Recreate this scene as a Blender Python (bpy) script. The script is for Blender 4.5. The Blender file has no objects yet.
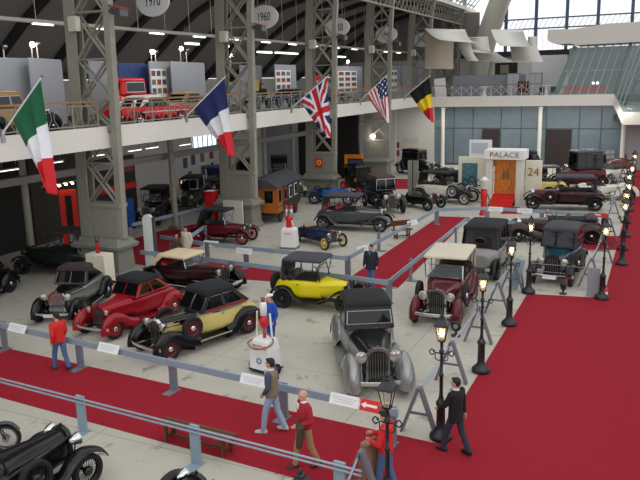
import bpy, math, random
from mathutils import Vector, Matrix
random.seed(7)
PI = math.pi
S = bpy.context.scene
COL = S.collection
# ------------------------------------------------------------------ camera
F = 711.0; H = 8.0
def _n(v): return Vector(v).normalized()
_Y = _n((661-320, 74-240, F)); _D = _n((400-320, 3450-240, F))
_Z = -(_D - _Y*_D.dot(_Y)); _Z.normalize(); _X = _Y.cross(_Z); _X.normalize()
def ray(px, py):
    r = Vector((px-320, py-240, F)); return Vector((_X.dot(r), _Y.dot(r), _Z.dot(r)))
def G(px, py, z=0.0):
    d = ray(px, py); t = (z-H)/d.z; return Vector((d.x*t, d.y*t, z))
def onX(px, py, x0):
    d = ray(px, py); t = x0/d.x; return Vector((x0, d.y*t, H+d.z*t))
def onY(px, py, y0):
    d = ray(px, py); t = y0/d.y; return Vector((d.x*t, y0, H+d.z*t))
cd = bpy.data.cameras.new('camera'); cam = bpy.data.objects.new('camera', cd); COL.objects.link(cam)
cd.sensor_width = 36; cd.lens = F*36/640; cd.clip_end = 400
rt = Vector((_X.x, _Y.x, _Z.x)); up = -Vector((_X.y, _Y.y, _Z.y)); fw = Vector((_X.z, _Y.z, _Z.z))
cam.matrix_world = Matrix((( rt.x, up.x, -fw.x, 0), (rt.y, up.y, -fw.y, 0), (rt.z, up.z, -fw.z, H), (0, 0, 0, 1)))
S.camera = cam
# ------------------------------------------------------------------ materials
MATS = {}
def mat(name, col, rough=.5, metal=0., coat=0., var=.08, scale=6., emit=0., alpha=1., trans=0., bump=0., spec=.5):
    m = bpy.data.materials.new(name); m.use_nodes = True
    nt = m.node_tree; b = nt.nodes['Principled BSDF']
    c = tuple(((x/255/12.92) if x/255 <= .04045 else ((x/255+.055)/1.055)**2.4) for x in col)
    tc = nt.nodes.new('ShaderNodeTexCoord'); no = nt.nodes.new('ShaderNodeTexNoise')
    no.inputs['Scale'].default_value = scale; no.inputs['Detail'].default_value = 4
    nt.links.new(tc.outputs['Object'], no.inputs['Vector'])
    mx = nt.nodes.new('ShaderNodeMix'); mx.data_type = 'RGBA'
    mx.inputs[6].default_value = (*[max(0, v*(1-var*1.5)) for v in c], 1)
    mx.inputs[7].default_value = (*[min(1, v*(1+var*1.5)) for v in c], 1)
    nt.links.new(no.outputs['Fac'], mx.inputs[0]); nt.links.new(mx.outputs[2], b.inputs['Base Color'])
    b.inputs['Roughness'].default_value = rough; b.inputs['Metallic'].default_value = metal
    b.inputs['Coat Weight'].default_value = coat; b.inputs['Coat Roughness'].default_value = .06
    b.inputs['Specular IOR Level'].default_value = spec
    if emit:
        b.inputs['Emission Color'].default_value = (*c, 1); b.inputs['Emission Strength'].default_value = emit
    if bump:
        bp = nt.nodes.new('ShaderNodeBump'); bp.inputs['Strength'].default_value = bump; bp.inputs['Distance'].default_value = .02
        nt.links.new(no.outputs['Fac'], bp.inputs['Height']); nt.links.new(bp.outputs['Normal'], b.inputs['Normal'])
    if alpha < 1:   # see-through sheet: part clear, part glossy
        tr = nt.nodes.new('ShaderNodeBsdfTransparent'); ms = nt.nodes.new('ShaderNodeMixShader'); ms.inputs[0].default_value = alpha
        nt.links.new(tr.outputs[0], ms.inputs[1]); nt.links.new(b.outputs[0], ms.inputs[2])
        nt.links.new(ms.outputs[0], nt.nodes['Material Output'].inputs['Surface'])
    MATS[name] = m; return m
M = MATS
def paint(name, col, var=.04): return mat(name, col, .28, 0, .3, var, 2., spec=.28)
mat('plaster', (205, 203, 198), .8); mat('fascia', (226, 221, 212), .7, var=.03)
mat('steel', (142, 140, 127), .6, .0, var=.10, scale=3); mat('beam', (140, 132, 130), .7); mat('arch_stone', (168, 163, 148), .8); mat('stone', (126, 126, 116), .85, var=.1, scale=4, bump=.2)
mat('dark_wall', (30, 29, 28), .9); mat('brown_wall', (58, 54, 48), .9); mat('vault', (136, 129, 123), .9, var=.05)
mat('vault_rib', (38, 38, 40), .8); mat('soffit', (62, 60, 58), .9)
mat('partition', (148, 152, 160), .8, var=.03); mat('white', (232, 232, 230), .6, var=.02)
mat('offwhite', (214, 211, 200), .6); mat('cream', (232, 226, 204), .7); mat('sail', (206, 203, 194), .8, var=.03)
mat('barrier', (142, 162, 176), .45, .0, var=.08, scale=5); mat('barrier_post', (118, 124, 134), .5, var=.1)
mat('a_frame', (112, 108, 116), .6); mat('cable', (158, 170, 182), .35, .3)
mat('chrome', (205, 205, 205), .12, 1.0, var=.02); mat('steel_bright', (150, 150, 152), .3, .9)
mat('black_metal', (16, 17, 18), .35, 0, .3); mat('iron', (22, 26, 28), .45, 0, .2)
mat('rubber', (24, 24, 25), .8); mat('glass_dark', (14, 16, 18), .05, 0, 0, .02, spec=.45)
mat('glass', (150, 165, 165), .03, 0, 0, .02, alpha=.13); mat('lens', (196, 196, 184), .08, .6, .5)
mat('carpet', (150, 33, 46), .95, var=.10, scale=9, bump=.15, spec=.15); mat('leather', (40, 28, 24), .5); mat('red_leather', (150, 34, 30), .5)
mat('tan_leather', (150, 128, 100), .6); mat('interior', (20, 18, 17), .9)
mat('cloth_grey', (66, 66, 72), .95, scale=20); mat('cloth_black', (30, 30, 33), .95, scale=20); mat('cloth_cream', (214, 196, 158), .95, scale=20)
mat('cloth_brownblack', (58, 46, 46), .95, scale=20); mat('cloth_beige', (206, 196, 176), .95, scale=20)
paint('black', (10, 10, 12)); paint('red', (150, 14, 30)); paint('yellow', (226, 208, 20)); paint('straw', (216, 196, 118))
paint('silver', (150, 150, 148)); M['silver'].node_tree.nodes['Principled BSDF'].inputs['Metallic'].default_value = .6
paint('burgundy', (88, 10, 22)); paint('maroon_dark', (44, 10, 16)); paint('blue', (24, 34, 74)); paint('bright_blue', (28, 92, 176))
paint('teal', (16, 62, 70)); paint('grey', (72, 74, 78)); paint('brown', (58, 46, 42)); paint('ivory', (220, 216, 200)); paint('green_dark', (34, 42, 38))
paint('bright_red', (208, 24, 32)); paint('tan', (160, 130, 78)); paint('cream_paint', (206, 200, 150)); paint('lightgrey', (140, 138, 136))
mat('wood', (96, 56, 30), .5, scale=9, var=.25); mat('wood_orange', (168, 92, 30), .45, scale=8, var=.2); mat('wood_dark', (58, 42, 32), .6, scale=9, var=.2)
mat('door_wood', (218, 132, 40), .4, scale=5, var=.25); mat('rail_wood', (150, 108, 74), .5)
mat('plastic_red', (206, 30, 34), .35); mat('red_flat', (214, 38, 30), .7); mat('sign_blue', (40, 84, 170), .5); mat('gold', (150, 118, 50), .35, .6)
mat('navy', (30, 38, 78), .8); mat('flag_blue', (34, 44, 96), .85); mat('flag_red', (204, 34, 44), .85); mat('flag_white', (228, 228, 234), .85)
mat('flag_green', (22, 94, 62), .85); mat('flag_black', (20, 20, 22), .85); mat('flag_yellow', (240, 206, 30), .85)
mat('orange', (232, 130, 24), .6); mat('ink', (44, 48, 66), .6); mat('print_grey', (186, 188, 194), .6)
mat('skin', (206, 150, 122), .6, var=.05); mat('hair_dark', (30, 22, 18), .7, var=.3, scale=30); mat('hair_grey', (150, 142, 132), .7)
mat('jacket_red', (206, 36, 34), .8); mat('jeans', (78, 104, 150), .9, scale=25); mat('jeans_light', (150, 172, 196), .9, scale=25); mat('jeans_dark', (44, 50, 66), .9)
mat('vest_khaki', (128, 116, 96), .85); mat('sleeve_slate', (66, 72, 92), .85); mat('sweater_red', (160, 30, 42), .9); mat('khaki', (166, 132, 92), .9)
mat('coat_black', (20, 20, 22), .85); mat('coat_navy', (34, 36, 50), .85); mat('coat_beige', (208, 200, 184), .85); mat('coat_brown', (74, 54, 40), .85); mat('coat_tan', (140, 112, 86), .9)
mat('overall_blue', (26, 74, 176), .8); mat('shoe_brown', (70, 40, 26), .6); mat('shoe_black', (18, 18, 18), .5); mat('shoe_white', (190, 186, 180), .6); mat('shirt_white', (226, 226, 226), .8)
mat('lip', (150, 80, 72), .6); mat('eye', (24, 20, 18), .3)
mat('lamp_glow', (255, 222, 160), .4, emit=26.); mat('lamp_cold', (245, 250, 255), .4, emit=12.); mat('tube_glow', (245, 255, 235), .4, emit=3.); mat('spot_glow', (255, 240, 225), .4, emit=30.)
mat('lamp_glass', (235, 220, 180), .1, alpha=.25); mat('pod_glass', (150, 172, 170), .05, 0, 0, .02, alpha=.2); mat('pod_mullion', (140, 156, 150), .5); mat('pane_sky', (215, 228, 240), .05, alpha=.06)
mat('glazing', (110, 124, 132), .18, 0, .3, .12, 1.5); mat('door_dark', (44, 34, 34), .5); mat('mullion', (70, 84, 110), .5)
mat('wall_mauve', (150, 147, 151), .85); mat('photo_a', (150, 60, 60), .5, var=.6, scale=25); mat('photo_b', (70, 80, 110), .5, var=.6, scale=25); mat('photo_c', (120, 110, 90), .5, var=.6, scale=25)
mat('mural_blue', (40, 62, 116), .7, var=.5, scale=3); mat('mural_teal', (70, 110, 120), .6, var=.9, scale=5); mat('dark_green', (30, 44, 36), .6)
mat('window_glow', (225, 235, 245), .3, emit=1.6)
# floor: pale sealed concrete, worn, with slab joints and tyre marks
def floor_mat():
    m = mat('concrete', (188, 183, 170), .55, 0, .0, .10, .7); nt = m.node_tree; b = nt.nodes['Principled BSDF']
    tc = nt.nodes.new('ShaderNodeTexCoord'); br = nt.nodes.new('ShaderNodeTexBrick'); br.offset = 0
    br.inputs['Scale'].default_value = 1; br.inputs['Brick Width'].default_value = 5.2; br.inputs['Row Height'].default_value = 5.2
    br.inputs['Mortar Size'].default_value = .018; br.inputs['Color1'].default_value = br.inputs['Color2'].default_value = (1, 1, 1, 1); br.inputs['Mortar'].default_value = (.72, .69, .63, 1)
    mp = nt.nodes.new('ShaderNodeMapping'); mp.inputs['Location'].default_value = (1.1, -1.35, 0); nt.links.new(tc.outputs['Object'], mp.inputs['Vector']); nt.links.new(mp.outputs[0], br.inputs['Vector'])
    n2 = nt.nodes.new('ShaderNodeTexNoise'); n2.inputs['Scale'].default_value = 1.6; n2.inputs['Detail'].default_value = 6; n2.inputs['Roughness'].default_value = .7
    nt.links.new(tc.outputs['Object'], n2.inputs['Vector'])
    cr = nt.nodes.new('ShaderNodeValToRGB'); cr.color_ramp.elements[0].position = .31; cr.color_ramp.elements[0].color = (.42, .37, .3, 1); cr.color_ramp.elements[1].position = .42; cr.color_ramp.elements[1].color = (1, 1, 1, 1)
    nt.links.new(n2.outputs['Fac'], cr.inputs['Fac'])
    base = b.inputs['Base Color'].links[0].from_socket
    for src in (br.outputs['Color'], cr.outputs['Color']):
        mu = nt.nodes.new('ShaderNodeMix'); mu.data_type = 'RGBA'; mu.blend_type = 'MULTIPLY'; mu.inputs[0].default_value = 1
        nt.links.new(base, mu.inputs[6]); nt.links.new(src, mu.inputs[7]); base = mu.outputs[2]
    nt.links.new(base, b.inputs['Base Color'])
floor_mat()
# ------------------------------------------------------------------ mesh collector
class MB:
    def __init__(s): s.v = []; s.f = []; s.mi = []; s.sm = []; s.X = None
    def add(s, vs, fs, mi=0, sm=False):
        o = len(s.v)
        if s.X is not None: vs = [s.X @ Vector(v) for v in vs]
        s.v += [tuple(v) for v in vs]
        for f in fs: s.f.append(tuple(i+o for i in f)); s.mi.append(mi); s.sm.append(sm)
        return s
    def box(s, c, d, mi=0, R=None):
        x, y, z = d[0]/2, d[1]/2, d[2]/2
        vs = [Vector((a, b, e)) for a in (-x, x) for b in (-y, y) for e in (-z, z)]
        if R is not None: vs = [R @ v for v in vs]
        vs = [v+Vector(c) for v in vs]
        return s.add(vs, [(0, 1, 3, 2), (4, 6, 7, 5), (0, 4, 5, 1), (2, 3, 7, 6), (0, 2, 6, 4), (1, 5, 7, 3)], mi)
    def bb(s, a, b, mi=0):
        a = Vector(a); b = Vector(b); return s.box((a+b)/2, [abs(b[i]-a[i]) for i in range(3)], mi)
    def bar(s, a, b, w, h, mi=0, upv=(0, 0, 1)):
        a = Vector(a); b = Vector(b); d = (b-a); L = d.length; d.normalize(); u = Vector(upv)
        if abs(d.dot(u)) > .99: u = Vector((0, 1, 0))
        sd = d.cross(u).normalized(); u = sd.cross(d)
        R = Matrix((d, sd, u)).transposed(); return s.box((a+b)/2, (L, w, h), mi, R)
    def loft(s, secs, mi=0, sm=True, caps=True, closed=True):
        n = len(secs[0]); vs = [p for q in secs for p in q]; fs = []
        for k in range(len(secs)-1):
            for i in range(n if closed else n-1):
                j = (i+1) % n; fs.append((k*n+i, k*n+j, (k+1)*n+j, (k+1)*n+i))
        s.add(vs, fs, mi, sm)
        if caps and closed:
            s.add(secs[0], [tuple(range(n-1, -1, -1))], mi); s.add(secs[-1], [tuple(range(n))], mi)
        return s
    def tube(s, pts, r, n=8, mi=0, caps=True):
        pts = [Vector(p) for p in pts]; rs = r if isinstance(r, (list, tuple)) else [r]*len(pts); secs = []; pu = None
        for i, p in enumerate(pts):
            d = (pts[min(i+1, len(pts)-1)]-pts[max(i-1, 0)]).normalized()
            if pu is None:
                pu = Vector((0, 0, 1)) if abs(d.z) < .9 else Vector((1, 0, 0))
            a = d.cross(pu).normalized(); pu = a.cross(d).normalized()
            secs.append([p+(a*math.cos(2*PI*k/n)+pu*math.sin(2*PI*k/n))*rs[i] for k in range(n)])
        return s.loft(secs, mi, True, caps)
    def cyl(s, a, b, r, n=12, mi=0, r1=None): return s.tube([a, b], [r, r if r1 is None else r1], n, mi)
    def lathe(s, prof, n=20, mi=0, o=(0, 0, 0), ax='z', sm=True):
        secs = []
        for k in range(n):
            a = 2*PI*k/n; c, q = math.cos(a), math.sin(a); row = []
            for r, z in prof:
                p = {'z': (r*c, r*q, z), 'y': (r*c, z, r*q), 'x': (z, r*c, r*q)}[ax]
                row.append((p[0]+o[0], p[1]+o[1], p[2]+o[2]))
            secs.append(row)
        secs.append(secs[0]); return s.loft(secs, mi, sm, False, False)
    def ell(s, c, r, n=14, m=9, mi=0, R=None):
        r = (r, r, r) if not isinstance(r, (list, tuple)) else r; vs = []; fs = []
        for i in range(m+1):
            t = PI*i/m
            for k in range(n):
                a = 2*PI*k/n; v = Vector((r[0]*math.sin(t)*math.cos(a), r[1]*math.sin(t)*math.sin(a), r[2]*math.cos(t)))
                vs.append((R @ v if R is not None else v)+Vector(c))
        for i in range(m):
            for k in range(n):
                j = (k+1) % n; q = [i*n+k, (i+1)*n+k, (i+1)*n+j, i*n+j]
                if i == 0: q = [q[0], q[1], q[2]]
                elif i == m-1: q = [q[0], q[1], q[3]]
                fs.append(tuple(q))
        return s.add(vs, fs, mi, True)
    def torus(s, c, R, r, ax='y', n=24, m=8, mi=0):
        return s.lathe([(R+r*math.cos(2*PI*k/m), r*math.sin(2*PI*k/m)) for k in range(m+1)], n, mi, c, ax)
    def prism(s, poly, a, b, ax='z', mi=0, sm=False):
        def P(u, v, w): return {'z': (u, v, w), 'y': (u, w, v), 'x': (w, u, v)}[ax]
        return s.loft([[P(u, v, a) for u, v in poly], [P(u, v, b) for u, v in poly]], mi, sm)
    def cap(s, a, b, r0, r1, n=12):   # tapered limb with round ends
        a = Vector(a); b = Vector(b); s.cyl(a, b, r0, n, 0, r1); s.ell(a, r0, n, 8); return s.ell(b, r1, n, 8)
    def build(s, name, m, parent=None, loc=None, bevel=0., rz=None):
        me = bpy.data.meshes.new(name); me.from_pydata(s.v, [], s.f)
        me.polygons.foreach_set('material_index', s.mi); me.polygons.foreach_set('use_smooth', s.sm)
        for k in (m if isinstance(m, (list, tuple)) else [m]): me.materials.append(M[k] if isinstance(k, str) else k)
        import bmesh
        bm = bmesh.new(); bm.from_mesh(me); bmesh.ops.recalc_face_normals(bm, faces=bm.faces); bm.to_mesh(me); bm.free(); me.update()
        o = bpy.data.objects.new(name, me); COL.objects.link(o)
        if parent is not None: o.parent = parent
        if loc is not None: o.location = loc
        if rz is not None: o.rotation_euler.z = rz
        if bevel:
            b = o.modifiers.new('bevel', 'BEVEL'); b.width = bevel; b.segments = 2; b.limit_method = 'ANGLE'
        return o
def tag(o, label, cat, group=None):
    o['label'] = label; o['category'] = cat
    if group: o['group'] = group
    return o
def struct(o): o['kind'] = 'structure'; return o
def thing(name, label, cat, loc=(0, 0, 0), rz=0., group=None):
    o = bpy.data.objects.new(name, None); o.empty_display_size = .1; COL.objects.link(o); o.location = loc; o.rotation_euler.z = rz
    return tag(o, label, cat, group)
def dup(o, loc=None, rz=None, label=None, parent=None):
    c = o.copy(); COL.objects.link(c)
    if parent is not None: c.parent = parent
    if loc is not None: c.location = loc
    if rz is not None: c.rotation_euler.z = rz
    if label: c['label'] = label
    for ch in list(o.children): dup(ch, parent=c)
    return c
def text(s, size, m, parent, name, mtx, depth=.01):
    cu = bpy.data.curves.new(name, 'FONT'); cu.body = s; cu.size = size; cu.extrude = depth; cu.align_x = 'CENTER'; cu.align_y = 'CENTER'
    t = bpy.data.objects.new(name, cu); COL.objects.link(t)
    dg = bpy.context.evaluated_depsgraph_get(); me = bpy.data.meshes.new_from_object(t.evaluated_get(dg)); bpy.data.objects.remove(t)
    me.transform(mtx); me.materials.clear(); me.materials.append(M[m]); o = bpy.data.objects.new(name, me); COL.objects.link(o)
    if parent is not None: o.parent = parent
    return o
def V(*a): return Vector(a)
# ------------------------------------------------------------------ vehicles (front along local +X)
def ssec(x, hw, z0, z1, p=4., n=24, yo=0):
    r = []; zc = (z0+z1)/2; h = (z1-z0)/2
    for k in range(n):
        a = 2*PI*(k+.5)/n; c, q = math.cos(a), math.sin(a)
        r.append((x, yo+hw*math.copysign(abs(c)**(2/p), c), zc+h*math.copysign(abs(q)**(2/p), q)))
    return r
def contour(xa, xb, hw, rf, rr, z, n=5):   # plan outline, xa front, xb rear
    r = []
    for cx, cy, rad, a0 in ((xa-rf, hw-rf, rf, 0), (xb+rr, hw-rr, rr, 90), (xb+rr, -hw+rr, rr, 180), (xa-rf, -hw+rf, rf, 270)):
        for k in range(n):
            a = math.radians(a0+90*k/(n-1)); r.append((cx+rad*math.cos(a), cy+rad*math.sin(a), z))
    return r
def spline(pts, n=4):
    out = []; P = [Vector(p) for p in pts]
    for i in range(len(P)-1):
        p0 = P[max(i-1, 0)]; p1 = P[i]; p2 = P[i+1]; p3 = P[min(i+2, len(P)-1)]
        for k in range(n):
            t = k/n; out.append(.5*((2*p1)+(p2-p0)*t+(2*p0-5*p1+4*p2-p3)*t*t+(3*p1-p0-3*p2+p3)*t**3))
    out.append(P[-1]); return out
def blade(path, yi, yo, crown, skirt, th=.018, n=8, inner=0):   # mudguard swept along a side view path
    mb = MB(); path = spline([(x, 0, z) for x, z in path], 4); secs = []; iw = []
    for i, p in enumerate(path):
        d = (path[min(i+1, len(path)-1)]-path[max(i-1, 0)]).normalized(); nr = Vector((d.z, 0, -d.x)); top = []; bot = []
        for k in range(n+1):
            t = k/n; y = yi+(yo-yi)*t; off = crown*(1-(2*t-1)**2)-skirt*max(0, (t-.55)/.45)**2
            top.append(p+nr*off+Vector((0, y, 0))); bot.append(p+nr*(off-th)+Vector((0, y, 0)))
        secs.append(top+bot[::-1])
        if inner: iw.append([p+Vector((0, yi, 0)), p+Vector((0, yi+.01, 0)), p-nr*inner+Vector((0, yi+.01, 0)), p-nr*inner+Vector((0, yi, 0))])
    if inner: mb.loft(iw)
    return mb.loft(secs)
def wheel_mesh(R, w, style, spokes=12):
    t = MB(); rr = R*(.66 if style == 'disc' else .74); h = w/2
    t.lathe([(rr, -h*.8), (R*.93, -h), (R*.985, -h*.7), (R, 0), (R*.985, h*.7), (R*.93, h), (rr, h*.8), (rr*.97, 0), (rr, -h*.8)], 28, 0, (0, 0, 0), 'y')
    r = MB()
    if style == 'disc':
        r.lathe([(0, .03), (.05, .04), (rr*.55, .03), (rr*.85, .005), (rr*.93, .03), (rr*1.02, .05), (rr*1.02, -.05), (rr*.9, -.03), (0, -.03)], 26, 0, (0, 0, 0), 'y')
    else:
        r.lathe([(rr*.9, -.04), (rr*1.02, -.05), (rr*1.02, .05), (rr*.9, .04), (rr*.9, -.04)], 26, 0, (0, 0, 0), 'y')
        for k in range(spokes):
            a = 2*PI*k/spokes; c, q = math.cos(a), math.sin(a)
            r.cyl((c*.05, 0, q*.05), (c*rr*.94, 0, q*rr*.94), .022 if style == 'wood' else .008, 6)
        r.cyl((0, -.06, 0), (0, .06, 0), .075, 14)
    c = MB(); c.lathe([(0, .10), (.05, .095), (.085, .07), (.10, .04), (.1, .0)], 18, 0, (0, 0, 0), 'y'); return t, r, c
def car(name, label, cat, loc, head, group=None, **K):
    D = dict(wb=3.0, tr=1.4, R=.36, tw=.15, paint='black', hood=None, fend=None, upper=None, roof=None, rim='black', cap='chrome', wheel='disc', spokes=12,
             fender='flow', top='saloon', rx=.0, rw=.25, rz0=.42, rz1=1.08, hl=1.25, bw=.64, cw=.52, z0=.36, zc=1.1, zb=1.12, zr=1.68, ov=.55, cab=None,
             ws=.34, ft=.42, bumper=True, spare=None, lamps=True, lr=.12, lz=None, trim=None, seat='leather', glass='glass_dark', board=True, win=3, tailz=.25,
             grille='black_metal', shell='chrome', plate=None, driver=None, fcr=None, fsk=None, fw=.0, side=None, oval=False, lm=None, wsr=(.1, .95), pillar=True, crown=.15, wlo=.14, sill=None)
    D.update(K); d = type('d', (), D); wb, R = d.wb, d.R; xf, xr = wb/2, -wb/2; P = d.paint; HD = d.hood or P; FN = d.fend or P
    T = thing(name, label, cat, loc, math.radians(head), group)
    xR = xf+d.rx; xc = xR-d.hl; xt = xr-d.ov; xb = d.cab if d.cab is not None else xr-.05
    # body tub, bonnet, belt line
    b = MB(); b.loft([ssec(xc+.02, d.cw, d.z0, d.zc, 4.5), ssec(xc-.35, (d.cw+d.bw)/2+.03, d.z0, d.zb, 5), ssec(xc-.8, d.bw, d.z0, d.zb, 5), ssec(xr+.55, d.bw, d.z0, d.zb, 5),
                      ssec(xr-.1, d.bw*.94, d.z0+.06, d.zb-.03, 4), ssec(xr-.1-(d.ov-.1)*.55, d.bw*.82, d.z0+.1, d.zb-d.tailz*.5, 3.4), ssec(xt, d.bw*.5, d.z0+.2, d.zb-d.tailz-.1, 3)])
    b.build('body', P, T)
    h = MB(); h.loft([ssec(xR-.02, d.rw*.96, d.rz0, d.rz1-.02, 3.2), ssec((xR+xc)/2, (d.rw+d.cw)/2-.02, d.rz0, (d.rz1+d.zc)/2, 3.2), ssec(xc, d.cw-.005, d.z0+.05, d.zc+.012, 3.6)])
    for s in (-1, 1): h.bar((xR-.1, s*d.rw*.97, d.rz0+.45), (xc, s*(d.cw-.01), d.zc-.16), .03, .02)
    
    if d.side:
        zs_ = d.rz0+.62*(d.rz1-d.rz0); h.mi = [1 if h.sm[i] and sum(h.v[j][2] for j in f)/len(f) < zs_+.06 else 0 for i, f in enumerate(h.f)]
    h.build('bonnet', [HD, d.side] if d.side else HD, T)
    if d.trim:
        for s in (-1, 1):
            t = MB(); t.bar((xR-.05, s*(d.rw+.0), d.rz1-.14), (xc, s*(d.cw+.012), d.zb-.09), .02, .05); t.bar((xc, s*(d.cw+.01), d.zb-.09), (xc-.8, s*(d.bw+.005), d.zb-.09), .02, .05); t.bar((xc-.8, s*(d.bw+.005), d.zb-.09), (xr+.2, s*(d.bw+.002), d.zb-.09), .02, .05)
            t.build('trim_strip', d.trim, T)
    ch = MB(); 
    for s in (-1, 1): ch.bb((xt+.1, s*.36-.05, d.z0-.06), (xR+.12, s*.36+.05, d.z0+.06))
    for x in (xf, xr): ch.cyl((x, -d.tr/2+.05, R), (x, d.tr/2-.05, R), .045, 10)
    ch.build('chassis', 'black_metal', T)
    # radiator
    po = [(-d.rw, d.rz0-.03), (d.rw, d.rz0-.03), (d.rw, d.rz1-.14), (d.rw*.8, d.rz1-.03), (d.rw*.35, d.rz1+.02), (0, d.rz1+.035), (-d.rw*.35, d.rz1+.02), (-d.rw*.8, d.rz1-.03), (-d.rw, d.rz1-.14)]
    g = MB(); g.prism([(y*1.06, z+.01) for y, z in po], xR-.07, xR+.03, 'x'); g.cyl((xR-.02, 0, d.rz1), (xR-.02, 0, d.rz1+.09), .03, 8); rs = g.build('radiator_shell', d.shell, T)
    g = MB(); g.prism([(y*.88, d.rz0+(z-d.rz0)*.92) for y, z in po], xR+.028, xR+.04, 'x'); g.build('grille', d.grille, rs)
    g = MB()
    for k in range(-3, 4): g.bb((xR+.04, k*d.rw*.24-.006, d.rz0), (xR+.05, k*d.rw*.24+.006, d.rz1-.08))
    g.build('grille_bars', 'steel_bright' if d.grille == 'black_metal' else d.shell, rs)
    # mudguards, running boards
    yi, yo = d.tr/2-.17-d.fw, d.tr/2+.14+d.fw*.4
    for s in (-1, 1):
        if d.fender == 'flow':
            fp = [(xf+R*1.3, R*.7), (xf+R*1.2, R*1.35), (xf+R*.75, R*1.95), (xf-R*.05, R*2.2), (xf-R*.95, R*1.95), (xf-R*1.95, R*1.3), (xf-R*3.0, R*.98)]
            rp = [(xr+R*2.4, R*.98), (xr+R*1.5, R*1.25), (xr+R*1.0, R*1.85), (xr+R*.1, R*2.25), (xr-R*.9, R*1.95), (xr-R*1.4, R*1.2), (xr-R*1.6, R*.8)]; cr, sk = .10, .17
        elif d.fender == 'flat':
            fp = [(xf+R*1.3, R*1.5), (xf+R*.9, R*2.0), (xf, R*2.3), (xf-R*.9, R*2.05), (xf-R*1.7, R*1.35), (xf-R*2.7, R*.95)]
            rp = [(xr+R*2.2, R*.95), (xr+R*1.35, R*1.35), (xr+R*.8, R*2.1), (xr, R*2.3), (xr-R*.9, R*2.0), (xr-R*1.35, R*1.3)]; cr, sk = .03, .03
        elif d.fender == 'cycle':
            fp = [(xf+R*1.15, R*1.3), (xf+R*.8, R*1.85), (xf, R*2.15), (xf-R*.8, R*1.85), (xf-R*1.15, R*1.1)]; rp = [(x-xf+xr, z) for x, z in fp]; cr, sk = .03, .0
        else: continue
        if d.fcr is not None: cr = d.fcr
        if d.fsk is not None: sk = d.fsk
        for nm, pa in (('front_mudguard', fp), ('rear_mudguard', rp)): blade(pa, s*yi, s*yo, cr, sk, inner=R*1.0 if d.fender == 'flow' else 0).build(nm, FN, T)
        if d.board and d.fender != 'cycle':
            r = MB(); r.bb((xr+R*2.2, s*(d.bw-.12), R*.98-.05), (xf-R*2.8, s*yo, R*.98)); r.build('running_board', FN, T)
            r = MB(); r.bb((xr+R*2.2, s*(yo), R*.98-.04), (xf-R*2.8, s*(yo+.012), R*.98+.004)); r.build('board_edge', d.shell, T)
    # wheels
    tm, rm, cm = wheel_mesh(R, d.tw, d.wheel, d.spokes)
    w0 = tm.build('wheel', 'rubber', T); rm.build('rim', d.rim, w0); cm.build('hubcap', d.cap, w0)
    first = True
    for x in (xf, xr):
        for s in (1, -1):
            w = w0 if first else dup(w0, parent=T); first = False; w.location = (x, s*d.tr/2, R); w.rotation_euler.z = 0 if s > 0 else PI
    sp = {'side': [(xc+.45, 1), (xc+.45, -1)], 'left': [(xc+.45, 1)], 'right': [(xc+.45, -1)], 'rear': [(xt-.1, 0)], None: []}[d.spare]
    for x, s in sp:
        w = dup(w0, parent=T); w.name = 'spare_wheel'
        if s: w.location = (x, s*(d.bw+.08), R+.42); w.rotation_euler.z = 0 if s > 0 else PI
        else: w.location = (x, 0, R+.42); w.rotation_euler = (0, 0, PI/2)
    # lamps, bumpers
    if d.lamps:
        lz = d.lz or d.rz1-.12; ly = d.rw+.16
        for s in (-1, 1):
            L = MB(); L.lathe([(0, -.2), (d.lr*.45, -.17), (d.lr*.85, -.08), (d.lr, .0), (d.lr*1.06, .02), (d.lr, .03)], 18, 0, (xR+.05, s*ly, lz), 'x'); L.cyl((xR, s*ly, lz-.05), (xR-.05, s*(ly-.03), lz-.35), .02, 6)
            l = L.build('headlamp', d.lm or d.shell, T)
            L = MB(); L.lathe([(0, .05), (d.lr*.6, .04), (d.lr*.97, .02)], 18, 0, (xR+.05, s*ly, lz), 'x'); L.build('lens', 'lens', l)
        L = MB(); L.cyl((xR+.0, -ly, lz-.12), (xR+.0, ly, lz-.12), .016, 6); L.build('lamp_bar', d.shell, T)
    if d.bumper:
        for x, sg, nm in ((xf+R*1.55, 1, 'front_bumper'), (xt-.12, -1, 'rear_bumper')):
            B = MB(); B.loft([[(x-sg*abs(y)**2*.25+e, y, z) for e, z in ((0, R*1.1), (.03, R*1.14), (.03, R*1.36), (0, R*1.4))] for y in (-.82, -.6, -.3, 0, .3, .6, .82)], 0, False)
            for s in (-1, 1): B.bar((x-.02*sg, s*.34, R*1.2), (x-sg*.5, s*.34, R*1.2), .04, .05)
            B.build(nm, 'chrome', T)
    if d.plate:
        B = MB(); B.bb((xf+R*1.55+.04, -.26, R*1.0), (xf+R*1.55+.055, .26, R*1.34)); B.build('number_plate', d.plate, T)
    # passenger room
    xw = xc+.02; zt = d.zr-.12; zb = d.zb-.02
    if d.top == 'saloon':
        UP = d.upper or P; RF = d.roof or UP; xa1 = xw-d.ws; xb1 = xb+d.ft; rw = d.bw*.9
        c0 = (xw, xb, d.bw*.985, .06, .22); c1 = (xa1, xb1, rw, .06, .2)
        u = MB(); u.loft([contour(*c0, zb), contour(*c1, zt)]); u.build('cabin', UP, T)
        r = MB(); rings = [contour(c1[0]+.06, c1[1]-.02, rw+.015, .1, .2, zt-.015), contour(c1[0]+.06, c1[1]-.03, rw+.02, .1, .2, zt+.03)]
        xm = (c1[0]+.06+c1[1]-.03)/2; hL = (c1[0]+.06-c1[1]+.03)/2
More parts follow.
